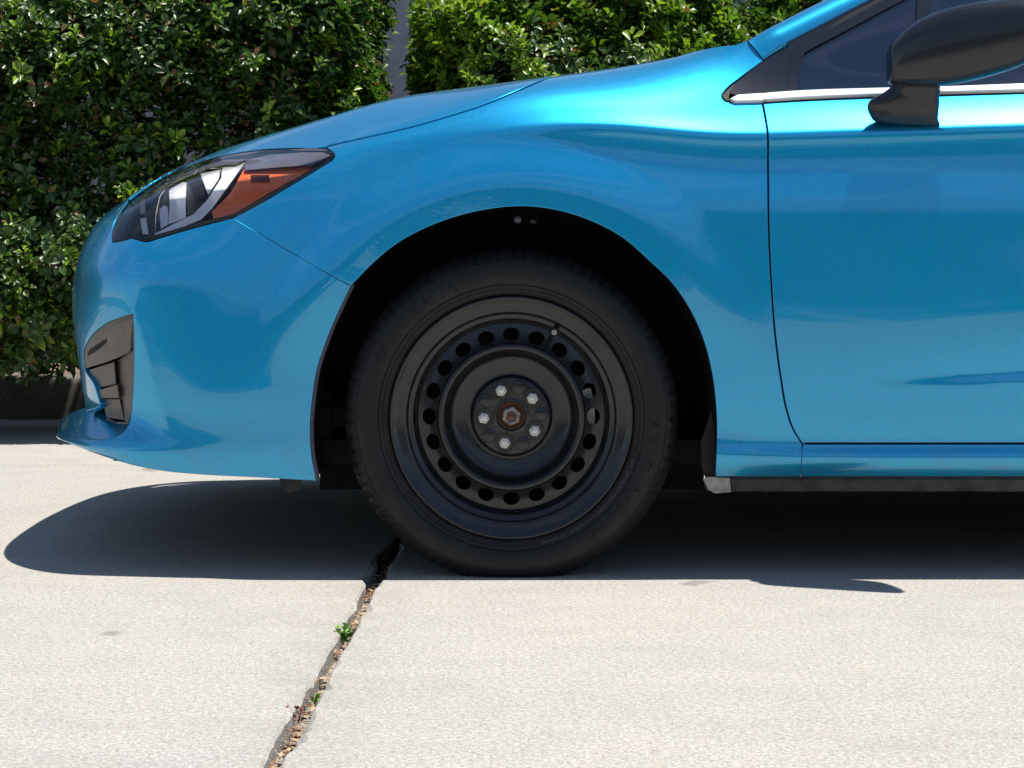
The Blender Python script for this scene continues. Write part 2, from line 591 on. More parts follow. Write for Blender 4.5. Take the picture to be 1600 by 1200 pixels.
def far(py, Y):
    """keys behind the photograph's right border"""
    z = P(1750, py, Y)[2]
    return [(1750, P(1750, py, Y)), (2300, W(1.8, Y, z + 0.004)), (2900, W(2.5, Y + 0.005, z + 0.012)), (3500, W(3.2, Y + 0.06, z + 0.02)), (3900, W(3.52, Y + 0.35, z + 0.02))]


ROWS = [
    # 0 lower edge of bumper / sill
    [(0, W(-.960, .89, .225)), (60, W(-.940, .50, .226)), (110, P(95, 687, .28)), (160, P(140, 706, .122)), (220, P(215, 730, .050)), (300, P(310, 741, .022)), (400, P(400, 746, .010)), (490, P(490, 751, .006)), (800, P(800, 751, .01)), (1120, P(1120, 746, .02)), (1250, P(1250, 746, .022))] + far(746, .022),
    # 1 lip edge / sill bulge
    [(0, W(-.975, .89, .245)), (60, W(-.955, .50, .245)), (110, P(89, 679, .28)), (160, P(137, 691, .115)), (220, P(210, 698, .045)), (300, P(300, 704, .0165)), (400, P(400, 706, .0020)), (490, P(490, 706, -.004)), (800, P(800, 712, -.006)), (1120, P(1120, 714, -.001)), (1250, P(1250, 714, -.002))] + far(714, -.002),
    # 2 top of lip / sill ledge
    [(0, W(-.935, .89, .285)), (60, W(-.925, .50, .285)), (110, P(104, 660, .28)), (160, P(152, 668, .122)), (220, P(218, 679, .0515)), (300, P(300, 684, .0180)), (400, P(400, 684, .0020)), (490, P(490, 684, -.005)), (800, P(800, 690, -.008)), (1120, P(1120, 698, .0010)), (1250, P(1250, 698, .0035))] + far(698, .0035),
    # 3
    [(0, W(-.915, .89, .36)), (60, W(-.905, .50, .36)), (110, P(126, 620, .27)), (160, P(168, 622, .122)), (220, P(228, 630, .054)), (300, P(300, 630, .0185)), (400, P(400, 630, .0010)), (490, P(490, 630, -.006)), (800, P(800, 635, -.010)), (1120, P(1120, 640, -.004)), (1250, P(1250, 640, -.0035))] + far(640, -.0035),
    # 4
    [(0, W(-.92, .89, .44)), (60, W(-.908, .50, .44)), (110, P(113, 555, .26)), (160, P(160, 555, .118)), (220, P(224, 558, .050)), (300, P(300, 560, .0205)), (400, P(400, 560, .0030)), (490, P(495, 560, -.007)), (800, P(800, 560, -.0125)), (1120, P(1120, 560, -.0105)), (1250, P(1250, 560, -.0105))] + far(560, -.0105),
    # 5 widest
    [(0, W(-.93, .89, .53)), (60, W(-.915, .50, .53)), (110, P(105, 490, .26)), (160, P(155, 485, .114)), (220, P(219, 478, .049)), (300, P(300, 474, .0265)), (400, P(400, 472, .0105)), (490, P(495, 472, -.004)), (800, P(800, 470, -.012)), (1120, P(1120, 470, -.0125)), (1250, P(1250, 470, -.0125))] + far(470, -.0125),
    # 6
    [(0, W(-.915, .89, .62)), (60, W(-.905, .50, .615)), (110, P(113, 428, .27)), (160, P(160, 414, .128)), (220, P(220, 402, .063)), (300, P(300, 395, .040)), (400, P(400, 392, .0225)), (490, P(495, 390, .004)), (800, P(800, 390, -.010)), (1120, P(1120, 390, -.0112)), (1250, P(1250, 390, -.0115))] + far(390, -.0115),
    # 7
    [(0, W(-.885, .89, .69)), (60, W(-.872, .52, .685)), (110, P(135, 374, .33)), (160, P(180, 352, .205)), (220, P(236, 336, .128)), (300, P(308, 322, .080)), (400, P(400, 316, .042)), (490, P(490, 312, .018)), (650, P(650, 310, .002)), (800, P(800, 310, -.005)), (1120, P(1120, 310, -.0078)), (1250, P(1250, 310, -.0080))] + far(310, -.0080),
    # 8 shoulder
    [(0, W(-.815, .89, .745)), (60, W(-.80, .56, .74)), (110, P(178, 327, .39)), (160, P(222, 304, .29)), (220, P(275, 286, .205)), (300, P(345, 268, .140)), (400, P(425, 256, .084)), (490, P(505, 246, .052)), (650, P(650, 222, .026)), (800, P(800, 202, .010)), (950, P(950, 196, .005)), (1120, P(1120, 210, .0012)), (1250, P(1250, 209, .0)), (1450, P(1450, 203, .0))] + far(194, .0),
    # 9 hood shut line / belt line
    [(0, W(-.72, .89, .80)), (60, W(-.71, .62, .798)), (110, P(236, 285, .47)), (160, P(277, 271, .38)), (220, P(325, 256, .30)), (300, P(390, 244, .22)), (400, P(460, 234, .14)), (490, P(525, 222, .095)), (650, P(655, 185, .075)), (800, P(800, 152, .065)), (950, P(950, 152, .055)), (1120, P(1120, 156, .055)), (1250, P(1250, 155, .056)), (1450, P(1450, 149, .056))] + far(141, .056),
    # 10 crest of the wing / glass plane
    [(0, W(-.55, .89, .85)), (60, W(-.54, .62, .851)), (110, P(330, 240, .50)), (160, P(362, 228, .44)), (220, P(402, 216, .37)), (300, P(452, 202, .31)), (400, P(524, 181, .26)), (490, P(585, 164, .25)), (650, P(705, 142, .24)), (800, P(840, 122, .21)), (950, P(970, 107, .185)), (1080, P(1080, 92, .150)), (1180, P(1180, 80, .115)), (1280, P(1280, 80, .105))] + far(80, .105),
    # 11
    [(0, W(-.42, .89, .875)), (60, W(-.42, .72, .872)), (110, W(-.42, .62, .866)), (220, W(-.37, .57, .876)), (400, W(-.27, .55, .896)), (490, W(-.21, .55, .910)), (650, W(-.06, .55, .937)), (800, W(.08, .55, .955)), (950, W(.22, .50, .965)), (1080, W(.34, .36, .985)), (1180, P(1180, -10, .175)), (1280, P(1280, -20, .165))] + far(-20, .165),
    # 12 centre line of the bonnet / upper glass plane
    [(0, W(-.33, .89, .893)), (60, W(-.32, .86, .893)), (110, W(-.30, .88, .896)), (220, W(-.27, .89, .902)), (400, W(-.18, .89, .918)), (490, W(-.12, .89, .930)), (650, W(0.0, .89, .948)), (800, W(.12, .89, .960)), (950, W(.24, .85, .970)), (1080, W(.36, .70, .985)), (1180, P(1180, -150, .24)), (1280, P(1280, -150, .232))] + far(-150, .232),
]


def nat_spline_coef(x, y):
    """second derivatives of the natural cubic spline; y (n, d)"""
    n = len(x)
    h = np.diff(x)
    A = np.zeros((n, n)); B = np.zeros_like(y)
    A[0, 0] = A[-1, -1] = 1
    for i in range(1, n - 1):
        A[i, i - 1] = h[i - 1]; A[i, i] = 2 * (h[i - 1] + h[i]); A[i, i + 1] = h[i]
        B[i] = 6 * ((y[i + 1] - y[i]) / h[i] - (y[i] - y[i - 1]) / h[i - 1])
    return np.linalg.solve(A, B)


def spline_eval(x, y, m, q):
    i = np.clip(np.searchsorted(x, q) - 1, 0, len(x) - 2)
    h = (x[i + 1] - x[i])[:, None]
    a = (x[i + 1] - q)[:, None] / h
    b = 1 - a
    return a * y[i] + b * y[i + 1] + ((a ** 3 - a) * m[i] + (b ** 3 - b) * m[i + 1]) * h * h / 6


def local_spline(x, y, q):
    """Catmull-Rom through the keys (no ringing)"""
    d = np.zeros_like(y)
    s = np.diff(y, axis=0) / np.diff(x)[:, None]
    h = np.diff(x)[:, None]
    d[1:-1] = (s[:-1] * h[1:] + s[1:] * h[:-1]) / (h[1:] + h[:-1])
    d[0], d[-1] = s[0], s[-1]
    i = np.clip(np.searchsorted(x, q) - 1, 0, len(x) - 2)
    hh = (x[i + 1] - x[i])[:, None]
    t = ((q - x[i])[:, None]) / hh
    return ((2 * t ** 3 - 3 * t ** 2 + 1) * y[i] + (t ** 3 - 2 * t ** 2 + t) * hh * d[i] + (-2 * t ** 3 + 3 * t ** 2) * y[i + 1] + (t ** 3 - t ** 2) * hh * d[i + 1])


UG = np.concatenate([np.arange(0, 1760, 5.0), np.arange(1760, 3901, 20.0)])
NET = []
for ri, row in enumerate(ROWS):
    x = np.array([k for k, _ in row], float)
    y = np.array([p for _, p in row])
    if ri >= 10:
        NET.append(local_spline(x, y, UG))
    else:
        NET.append(spline_eval(x, y, nat_spline_coef(x, y), UG))
NET = np.array(NET)                      # rows, U, 3
if True:                                  # fair the rows a little along the car
    K = np.array([1, 4, 6, 4, 1]) / 16.0
    for _ in range(30):
        T = NET.copy()
        T[:, 2:-2] = K[0] * NET[:, :-4] + K[1] * NET[:, 1:-3] + K[2] * NET[:, 2:-2] + K[3] * NET[:, 3:-1] + K[4] * NET[:, 4:]
        NET = T
MV = nat_spline_coef(V_ROW, NET.reshape(len(ROWS), -1)).reshape(NET.shape)
V_NOM = V_ROW.copy()


def nominal_row(vq):
    """the section curve between the hand-set rows"""
    i = int(np.searchsorted(V_NOM, vq) - 1)
    h = V_NOM[i + 1] - V_NOM[i]; a = (V_NOM[i + 1] - vq) / h; b = 1 - a
    return a * NET[i] + b * NET[i + 1] + ((a ** 3 - a) * MV[i] + (b ** 3 - b) * MV[i + 1]) * h * h / 6


# two guide rows that tighten the shoulder crease of wing and door
under, over, low = nominal_row(524.0), nominal_row(549.0), nominal_row(75.0)
fade = np.clip((UG - 640) / 330, 0, 1)[:, None]
fade = fade * fade * (3 - 2 * fade)
t_un = NET[8] + np.array([0, -.0003, -.0150]); t_ov = NET[8] + np.array([0, .0105, .0135])
fl_ = np.clip((UG - 950) / 150, 0, 1)[:, None]
t_lo = NET[2] + np.array([0, 0, .0323]); t_lo[:, 1] = .0018
low = low * (1 - fl_) + t_lo * fl_
under = under * (1 - fade) + t_un * fade
over = over * (1 - fade) + t_ov * fade
NET = np.concatenate([NET[:3], low[None], NET[3:8], under[None], NET[8:9], over[None], NET[9:]])
V_ROW = np.concatenate([V_NOM[:3], [75.0], V_NOM[3:8], [524.0], V_NOM[8:9], [549.0], V_NOM[9:]])
MV = nat_spline_coef(V_ROW, NET.reshape(len(V_ROW), -1)).reshape(NET.shape)

ARC_C = (0.004, 0.316)


def smooth01(t):
    t = np.clip(t, 0, 1)
    return t * t * (3 - 2 * t)


def S(u, v):
    """body surface: u along the car, v up the section (arrays) -> (n,3)"""
    u = np.asarray(u, float); v = np.asarray(v, float)
    ui = np.clip(np.searchsorted(UG, u) - 1, 1, len(UG) - 3)
    fu = (u - UG[ui]) / (UG[ui + 1] - UG[ui])
    # cubic weights in u over four grid columns
    w = np.stack([-0.5 * fu ** 3 + fu ** 2 - 0.5 * fu, 1.5 * fu ** 3 - 2.5 * fu ** 2 + 1, -1.5 * fu ** 3 + 2 * fu ** 2 + 0.5 * fu, 0.5 * fu ** 3 - 0.5 * fu ** 2], 1)
    vi = np.clip(np.searchsorted(V_ROW, v) - 1, 0, len(V_ROW) - 2)
    h = V_ROW[vi + 1] - V_ROW[vi]
    a = (V_ROW[vi + 1] - v) / h
    b = 1 - a
    ca = ((a ** 3 - a) * h * h / 6)[:, None]; cb = ((b ** 3 - b) * h * h / 6)[:, None]
    out = np.zeros((len(u), 3))
    for k in range(4):
        c = ui - 1 + k
        out += w[:, k:k + 1] * (a[:, None] * NET[vi, c] + b[:, None] * NET[vi + 1, c] + ca * MV[vi, c] + cb * MV[vi + 1, c])
    # rolled flare round the wheel arch
    rr = np.hypot(out[:, 0] - ARC_C[0], out[:, 2] - ARC_C[1])
    m = smooth01((out[:, 2] - 0.36) / 0.22) * (1 - smooth01((rr - 0.405) / 0.105))
    out[:, 1] = out[:, 1] * (1 - m) + m * (-0.0185 - 0.012 * np.clip(0.40 - rr, 0, 1))
    # crease along the door's shoulder and the wing
    # moulded crease running down the bumper corner behind the vent
    xr = -0.728 + 0.088 * np.clip((0.520 - out[:, 2]) / 0.27, -0.15, 1.15)
    cm = smooth01((out[:, 2] - 0.245) / 0.05) * (1 - smooth01((out[:, 2] - 0.475) / 0.075)) * (out[:, 1] < 0.2)
    dx_ = out[:, 0] - xr
    out[:, 1] -= 0.0055 * cm * np.exp(-np.sqrt(dx_ ** 2 + 0.005 ** 2) / 0.026)
    # low sculpted line on the door, rising to the rear
    zc = 0.352 + 0.05 * np.clip(out[:, 0] - 0.45, -0.2, 3)
    dz = (out[:, 2] - zc)
    am = smooth01((out[:, 0] - 0.62) / 0.35)
    out[:, 1] += am * 0.0065 * np.exp(-np.clip(dz, 0, 9) / 0.05) * smooth01((dz + 0.012) / 0.024) 
    return out


def S_n(u, v):
    e = 1.0
    su = S(u + e, v) - S(u - e, v)
    vv0 = np.clip(v - e, 0, V_ROW[-1]); vv1 = np.clip(v + e, 0, V_ROW[-1])
    sv_ = S(u, vv1) - S(u, vv0)
    n = np.cross(su, sv_)
    n /= np.linalg.norm(n, axis=1)[:, None] + 1e-12
    return n


_gu, _gv = np.meshgrid(np.arange(70, 1750, 8.0), np.arange(0, 880, 6.0))
_gu = _gu.ravel(); _gv = _gv.ravel()
_gpts = S(_gu, _gv)
_gpx = to_px(_gpts)
_gn = S_n(_gu, _gv)
_view = _gpts - np.array([0, -CAMD, CAMH])
_front = np.einsum('ij,ij->i', _gn, _view) < 0.02


def inv(pts):
    """photo pixels -> (u, v) on the body"""
    pts = np.asarray(pts, float)
    out = np.zeros((len(pts), 2))
    for i, p in enumerate(pts):
        d = np.hypot(_gpx[:, 0] - p[0], _gpx[:, 1] - p[1]) + np.where(_front, 0, 60) + np.where(_gv > 670, 15, 0)
        j = np.argmin(d)
        out[i] = _gu[j], _gv[j]
    u, v = out[:, 0].copy(), out[:, 1].copy()
    bu, bv = u.copy(), v.copy()
    best = np.full(len(pts), 1e9)
    for it in range(14):
        q = to_px(S(u, v))
        r = pts - q
        e = np.hypot(r[:, 0], r[:, 1])
        g = e < best
        best[g] = e[g]; bu[g] = u[g]; bv[g] = v[g]
        qu = (to_px(S(u + .5, v)) - to_px(S(u - .5, v)))
        qv = (to_px(S(u, np.clip(v + .5, 0, 880))) - to_px(S(u, np.clip(v - .5, 0, 880))))
        lam = 0.02
        a11 = (qu ** 2).sum(1) + lam; a22 = (qv ** 2).sum(1) + lam; a12 = (qu * qv).sum(1)
        b1 = (qu * r).sum(1); b2 = (qv * r).sum(1)
        det = a11 * a22 - a12 ** 2
        du = (b1 * a22 - b2 * a12) / det; dv = (a11 * b2 - a12 * b1) / det
        u = np.clip(u + np.clip(du, -15, 15), 2, 1750); v = np.clip(v + np.clip(dv, -12, 12), 0, 879)
    return np.stack([bu, bv], 1)


def row_v(r):
    i = int(min(math.floor(r), len(V_NOM) - 2))
    return V_NOM[i] + (r - i) * (V_NOM[i + 1] - V_NOM[i])


def chaikin(pts, it=2, closed=False):
    p = np.array(pts, float)
    for _ in range(it):
        q = [p[0]]
        for a, b in zip(p[:-1], p[1:]):
            q += [0.75 * a + 0.25 * b, 0.25 * a + 0.75 * b]
        q.append(p[-1])
        p = np.array(q)
    return p


def curve(pts, step=5.0):
    """smooth polyline through pixel points, evenly resampled"""
    p = np.array(pts, float)
    if len(p) > 2:
        t = np.concatenate([[0], np.cumsum(np.hypot(*np.diff(p, axis=0).T))])
        q = np.linspace(0, t[-1], max(3, int(t[-1] / step)))
        return local_spline(t, p, q)
    n = max(2, int(np.hypot(*(p[1] - p[0])) / step))
    return p[0] + (p[1] - p[0]) * np.linspace(0, 1, n)[:, None]


def outline_uv(segs):
    """segments: ('px', [...]) smooth through pixels, ('pl', [...]) straight pixels, ('row', [(u,row)...]) direct"""
    out = []
    for kind, pts in segs:
        if kind == 'px':
            out.append(inv(curve(pts)))
        elif kind == 'pl':
            for a, b in zip(pts[:-1], pts[1:]):
                out.append(inv(curve([a, b])))
        else:
            q = []
            for (a, b) in zip(pts[:-1], pts[1:]):
                n = max(2, int(max(abs(a[0] - b[0]) / 12, abs(row_v(a[1]) - row_v(b[1])) / 10)))
                for t in np.linspace(0, 1, n):
                    q.append((a[0] + (b[0] - a[0]) * t, row_v(a[1] + (b[1] - a[1]) * t)))
            out.append(np.array(q))
    o = np.concatenate(out)
    keep = [0]
    for i in range(1, len(o)):
        if np.hypot(*(o[i] - o[keep[-1]])) > 1.2:
            keep.append(i)
    o = o[keep]
    if np.hypot(*(o[0] - o[-1])) < 1.2:
        o = o[:-1]
    ar = 0.5 * np.sum(o[:, 0] * np.roll(o[:, 1], -1) - np.roll(o[:, 0], -1) * o[:, 1])
    return o if ar > 0 else o[::-1]


def inside(poly, pts):
    x, y = pts[:, 0], pts[:, 1]
    res = np.zeros(len(pts), bool)
    n = len(poly)
    for i in range(n):
        x1, y1 = poly[i]; x2, y2 = poly[(i + 1) % n]
        c = (y1 > y) != (y2 > y)
        if y1 != y2:
            res ^= c & (x < (x2 - x1) * (y - y1) / (y2 - y1) + x1)
    return res


def seg_dist(poly, pts):
    d = np.full(len(pts), 1e9)
    n = len(poly)
    for i in range(n):
        a = poly[i]; b = poly[(i + 1) % n]
        ab = b - a
        t = np.clip(((pts - a) @ ab) / (ab @ ab + 1e-12), 0, 1)
        d = np.minimum(d, np.hypot(*(pts - a - t[:, None] * ab).T))
    return d


def fill2d(loop, du=8.0, dv=6.0, margin=3.0):
    lo, hi = loop.min(0), loop.max(0)
    gu, gv = np.meshgrid(np.arange(lo[0], hi[0], du), np.arange(lo[1], hi[1], dv))
    g = np.stack([gu.ravel(), gv.ravel()], 1)
    g = g[inside(loop, g)]
    if len(g):
        g = g[seg_dist(loop, g) > margin]
    pts = np.concatenate([loop, g]) if len(g) else loop
    n = len(loop)
    r = delaunay_2d_cdt([Vector(p) for p in pts], [], [list(range(n))], 1, 1e-5)
    vo = np.array([tuple(p) for p in r[0]])
    return vo, [tuple(f) for f in r[2]], r[3]


def edge_roll(loop, p3, n3, surf, surfn, roll=0.0014, depth=0.012, eps=0.4):
    """rolled panel edge: outward tangents for every boundary point"""
    t = np.roll(p3, -1, 0) - np.roll(p3, 1, 0)
    t /= np.linalg.norm(t, axis=1)[:, None] + 1e-12
    o = np.cross(t, n3)
    o /= np.linalg.norm(o, axis=1)[:, None] + 1e-12
    r1 = p3 + o * roll * 0.7 - n3 * roll * 0.3
    r2 = p3 + o * roll - n3 * roll
    r3 = p3 + o * roll - n3 * depth
    n1 = n3 * 0.7 + o * 0.7
    return [(r1, n1), (r2, o), (r3, o)]


def panel(name, segs, mat, parent, off=0.0, roll=0.0014, depth=0.012, mirror=False, du=8.0, dv=6.0, loop=None):
    if loop is None:
        loop = outline_uv(segs)
    vo, F, orig = fill2d(loop, du, dv)
    p3 = S(vo[:, 0], vo[:, 1]); n3 = S_n(vo[:, 0], vo[:, 1])
    p3 = p3 + n3 * off
    # find boundary loop indices in the triangulation output
    nb = len(loop)
    idx = {}
    for i, o in enumerate(orig):
        for k in o:
            idx.setdefault(k, i)
    b = [idx[k] for k in range(nb) if k in idx]
    bb = [b[0]]
    for k in b[1:]:
        if k != bb[-1]: bb.append(k)
    rings = edge_roll(loop, p3[bb], n3[bb], None, None, roll, depth)
    V = [p3]; N = [n3]; faces = list(F)
    prev = bb; base = len(p3); m = len(bb)
    for (rp, rn) in rings:
        V.append(rp); N.append(rn)
        cur = list(range(base, base + m)); base += m
        for i in range(m):
            j = (i + 1) % m
            faces.append((prev[i], cur[i], cur[j], prev[j]))
        prev = cur
    V = np.concatenate(V); N = np.concatenate(N)
    N = N / (np.linalg.norm(N, axis=1)[:, None] + 1e-12)
    if mirror:
        V2 = V * np.array([1, -1, 1]) + np.array([0, 1.78, 0]); N2 = N * np.array([1, -1, 1])
        k = len(V)
        faces = faces + [tuple(i + k for i in f[::-1]) for f in faces]
        V = np.concatenate([V, V2]); N = np.concatenate([N, N2])
    return mesh_obj(name, V, faces, mat, parent, normals=N)


def strip_px(name, pts, width_px, off, mat, parent, straight=False):
    """a ribbon that follows a pixel line at a distance behind the skin (dark bottom of a shut line)"""
    c = curve(pts, 8) if not straight else np.concatenate([curve([a, b], 8) for a, b in zip(pts[:-1], pts[1:])])
    t = np.gradient(c, axis=0); t /= np.linalg.norm(t, axis=1)[:, None] + 1e-9
    nrm = np.stack([-t[:, 1], t[:, 0]], 1)
    rows = []
    for s in (-1, 1):
        q = inv(c + nrm * s * width_px / 2)
        rows.append(S(q[:, 0], q[:, 1]) - S_n(q[:, 0], q[:, 1]) * off)
    n = len(c)
    return mesh_obj(name, np.concatenate(rows), [(i, i + 1, n + i + 1, n + i) for i in range(n - 1)], mat, parent)


car = empty('parked_car', (0, 0, 0))
tag(car, 'bright metallic blue car with a black steel front wheel, parked on the concrete', 'car')

# ---- outlines traced in photo pixels
ARCH = [(493, 751), (486, 717), (483, 670), (486.5, 623), (494, 576), (507, 536), (525, 492), (547, 446)]
ARCH2 = [(547, 446), (580, 412), (620, 379), (660, 357), (700, 341), (760, 326), (820, 321), (870, 327), (924, 344), (971, 368.5), (1016, 407), (1050, 440), (1081.5, 487), (1101, 532), (1113, 578), (1120, 631), (1121.5, 685), (1119, 744)]
GAP_BF = [(366, 341), (410, 367), (460, 397), (510, 426), (548, 446)]
DOORGAP = [(1254, 694), (1240, 672), (1229, 640), (1220, 590), (1211, 520), (1205, 440), (1201, 350), (1200, 260), (1199, 205), (1195, 180), (1191, 159)]
HOODGAP = [(512, 228), (560, 217), (640, 199), (700, 182), (750, 166), (785, 152), (822, 136), (850, 124), (862, 119)]


def shift(pts, dx, dy):
    return [(x + dx, y + dy) for x, y in pts]


bumper_segs = [
    ('px', [(x - 0.8, y + 1.4) for x, y in GAP_BF]),
    ('px', ARCH[::-1]),
    ('px', [(492, 750), (450, 748), (400, 745), (320, 741), (262, 736), (215, 728), (175, 717), (140, 705), (112, 694), (98, 688)]),
    ('row', [(100, 0.1), (60, 0.1), (0, 0.1), (0, 1.0), (60, 1.0), (98, 1.0)]),
    ('px', [(95, 681), (120, 686), (150, 688), (175, 685), (192, 677), (202, 662), (206.5, 640)]),
    ('px', [(206.5, 640), (209, 600), (210, 560), (210, 520), (208.5, 489)]),
    ('px', [(208.5, 488.5), (190, 494), (165, 504), (143, 522), (130, 543)]),
    ('px', [(130, 543), (129, 560), (133, 580), (146, 600), (152, 618), (157, 634)]),
    ('px', [(157, 634), (146, 638), (134, 641)]),
    ('row', [(106, 2.75), (80, 2.75), (60, 2.75), (0, 2.75), (0, 8.2), (60, 8.2), (104, 8.2)]),
    ('px', [(183, 337), (176, 352), (173, 366), (174, 378)]),
    ('px', [(174, 380), (188, 378), (205, 373.5)]),
    ('px', [(205, 373.5), (228, 379), (250, 373)]),
    ('px', [(250, 373), (300, 358.5), (335, 349.5), (364, 342)]),
]
panel('front_bumper', bumper_segs, M_PAINT, car, mirror=True, dv=5, du=6)

fender_segs = [
    ('px', [(x + 0.8, y - 1.0) for x, y in GAP_BF]),
    ('px', ARCH2),
    ('pl', [(1119, 744), (1250.5, 744)]),
    ('pl', [(1250.5, 744), (1252, 694)]),
    ('px', [(x - 2.4, y) for x, y in DOORGAP]),
    ('pl', [(1189, 161.5), (1142, 161.5)]),
    ('px', [(1142, 161.5), (1130, 158), (1126, 150), (1133, 139), (1155, 121), (1191, 94.5)]),
    ('px', [(1191, 94), (1180, 78), (1166, 65)]),
    ('row', [(1150, 10.15), (1080, 10.3), (1000, 10.45), (840, 10.4)]),
    ('px', [(x + 0.6, y + 1.6) for x, y in HOODGAP[::-1]]),
    ('px', [(513, 231), (521, 236), (525, 242), (519, 252)]),
    ('px', [(519, 252), (480, 276), (440, 300), (400, 323.5), (366, 341)]),
]
panel('front_wing', fender_segs, M_PAINT, car)

hood_segs = [
    ('px', [(x - 0.6, y - 1.6) for x, y in HOODGAP]),
    ('row', [(815, 10.42), (1000, 10.5), (1060, 10.6), (1060, 12.0), (800, 12.0), (400, 12.0), (0, 12.0), (0, 8.35), (60, 8.35), (108, 8.40)]),
    ('px', [(200, 312), (225, 293), (260, 272), (300, 255), (340, 243.5)]),
    ('px', [(340, 243.5), (400, 233.5), (460, 230), (500, 230), (511, 228)]),
]
panel('bonnet', hood_segs, M_PAINT, car, mirror=True)

door_segs = [
    ('px', [(x + 2.5, y) for x, y in DOORGAP[::-1]]),
    ('pl', [(1256, 690.5), (1745, 690.5)]),
    ('row', [(1752, 2.13), (2080, 2.13), (2080, 9.0), (1752, 9.0)]),
    ('px', [(1745, 143), (1600, 147.5), (1470, 150.5), (1380, 153), (1290, 157), (1194, 162.5)]),
]
panel('front_door', door_segs, M_PAINT, car)
panel('rear_door', None, M_PAINT, car, loop=outline_uv([('row', [(2088, 2.13), (2520, 2.13), (2540, 4.5), (2700, 6.2), (2850, 7), (2850, 9.0), (2088, 9.0), (2088, 2.13)])]), du=25, dv=15)
panel('rear_quarter', None, M_PAINT, car, loop=outline_uv([('row', [(2860, 6.9), (3250, 6.6), (3390, 5.0), (3400, 0.3), (3890, 0.3), (3890, 8.95), (2860, 8.95), (2860, 6.9)])]), du=25, dv=15)
panel('sill_panel', [
    ('pl', [(1253, 744), (1745, 744)]), ('row', [(1752, 0.05), (2480, 0.05), (2480, 2.04), (1752, 2.04)]),
    ('pl', [(1745, 695.5), (1256, 695.5)]), ('pl', [(1255, 696), (1253, 744)])], M_PAINT, car)

# far-side skins (same panels mirrored), so the car is closed
for nm in ('front_wing', 'front_door', 'rear_door', 'rear_quarter', 'sill_panel'):
    o = bpy.data.objects[nm]
    c = o.copy()
    link(c, car)
    c.scale.y = -1
    c.location.y = 1.78

# dark bottoms of the shut lines
strip_px('shut_line', GAP_BF, 14, 0.012, M_UNDER, car)
strip_px('shut_line', DOORGAP, 16, 0.012, M_UNDER, car)
strip_px('shut_line', HOODGAP[:-1], 14, 0.012, M_UNDER, car)
strip_px('shut_line', [(1254, 692.5), (1500, 692.5), (1740, 692.5)], 14, 0.012, M_UNDER, car, straight=True)
strip_px('shut_line', [(1252, 694), (1252, 744)], 14, 0.012, M_UNDER, car, straight=True)


# ------------------------------------------------------------------ small builders used by the car's fittings
def surf_Y(pts):
    q = inv(np.asarray(pts, float))
    return S(q[:, 0], q[:, 1])[:, 1]


def pixpiece(name, pts, dY, mat, parent, thick=0.004, smooth_line=False, step=6.0, grid=8.0, angle=35, bow=0.0):
    """a thin solid piece lying dY behind the skin, its outline given in photo pixels"""
    pts = [tuple(p) for p in pts]
    if smooth_line:
        loop = curve(pts + [pts[0]], step)[:-1]
    else:
        loop = np.concatenate([curve([a, b], step)[:-1] if np.hypot(a[0] - b[0], a[1] - b[1]) > step * 2 else np.array([a]) for a, b in zip(pts, pts[1:] + pts[:1])])
    fl = loop * np.array([1, -1])
    if 0.5 * np.sum(fl[:, 0] * np.roll(fl[:, 1], -1) - np.roll(fl[:, 0], -1) * fl[:, 1]) < 0:
        fl = fl[::-1]
    vo, F, orig = fill2d(fl, grid, grid, 2.5)
    px = vo * np.array([1, -1])
    Y = surf_Y(px) + (dY(px) if callable(dY) else dY)
    V = np.array([P(a, b, y) for (a, b), y in zip(px, Y)])
    idx = {}
    for i, o in enumerate(orig):
        for k in o: idx.setdefault(k, i)
    b = [idx[k] for k in range(len(fl)) if k in idx]
    n = len(V); m = len(b)
    back = V[b] + np.array([0, thick, 0])
    V = np.concatenate([V, back])
    faces = list(F) + [(b[i], n + i, n + (i + 1) % m, b[(i + 1) % m]) for i in range(m)]
    o = mesh_obj(name, V, faces, mat, parent)
    o.data.set_sharp_from_angle(angle=math.radians(angle))
    return o


def loft(name, rings, mat, parent=None, closed=True, caps=True, angle=None):
    rings = [np.asarray(r, float) for r in rings]
    n = len(rings[0])
    V = np.concatenate(rings)
    F = []
    for i in range(len(rings) - 1):
        for j in range(n if closed else n - 1):
            k = (j + 1) % n
            F.append((i * n + j, i * n + k, (i + 1) * n + k, (i + 1) * n + j))
    if caps and closed:
        F.append(tuple(range(n))[::-1]); F.append(tuple((len(rings) - 1) * n + j for j in range(n)))
    bm = bmesh.new()
    vs = [bm.verts.new(v) for v in V]
    for f in F:
        try: bm.faces.new([vs[i] for i in f])
        except ValueError: pass
    return bm_obj(name, bm, mat, parent, smooth=True, angle=angle or 60)


def lathe(name, prof, segs, centre, mat, parent=None, a0=0.0, a1=2 * math.pi, angle=40, mod=None):
    cx, cz = centre
    full = abs(a1 - a0 - 2 * math.pi) < 1e-6
    na = segs if full else segs + 1
    ang = a0 + (a1 - a0) * np.arange(na) / segs
    V = []
    for i, a in enumerate(ang):
        for (r, y) in prof:
            if mod: r, y = mod(i, a, r, y)
            V.append((cx + r * math.cos(a), y, cz + r * math.sin(a)))
    m = len(prof)
    F = []
    for i in range(segs):
        k = (i + 1) % na
        for j in range(m - 1):
            F.append((i * m + j, i * m + j + 1, k * m + j + 1, k * m + j))
    o = mesh_obj(name, V, F, mat, parent)
    o.data.set_sharp_from_angle(angle=math.radians(angle))
    return o


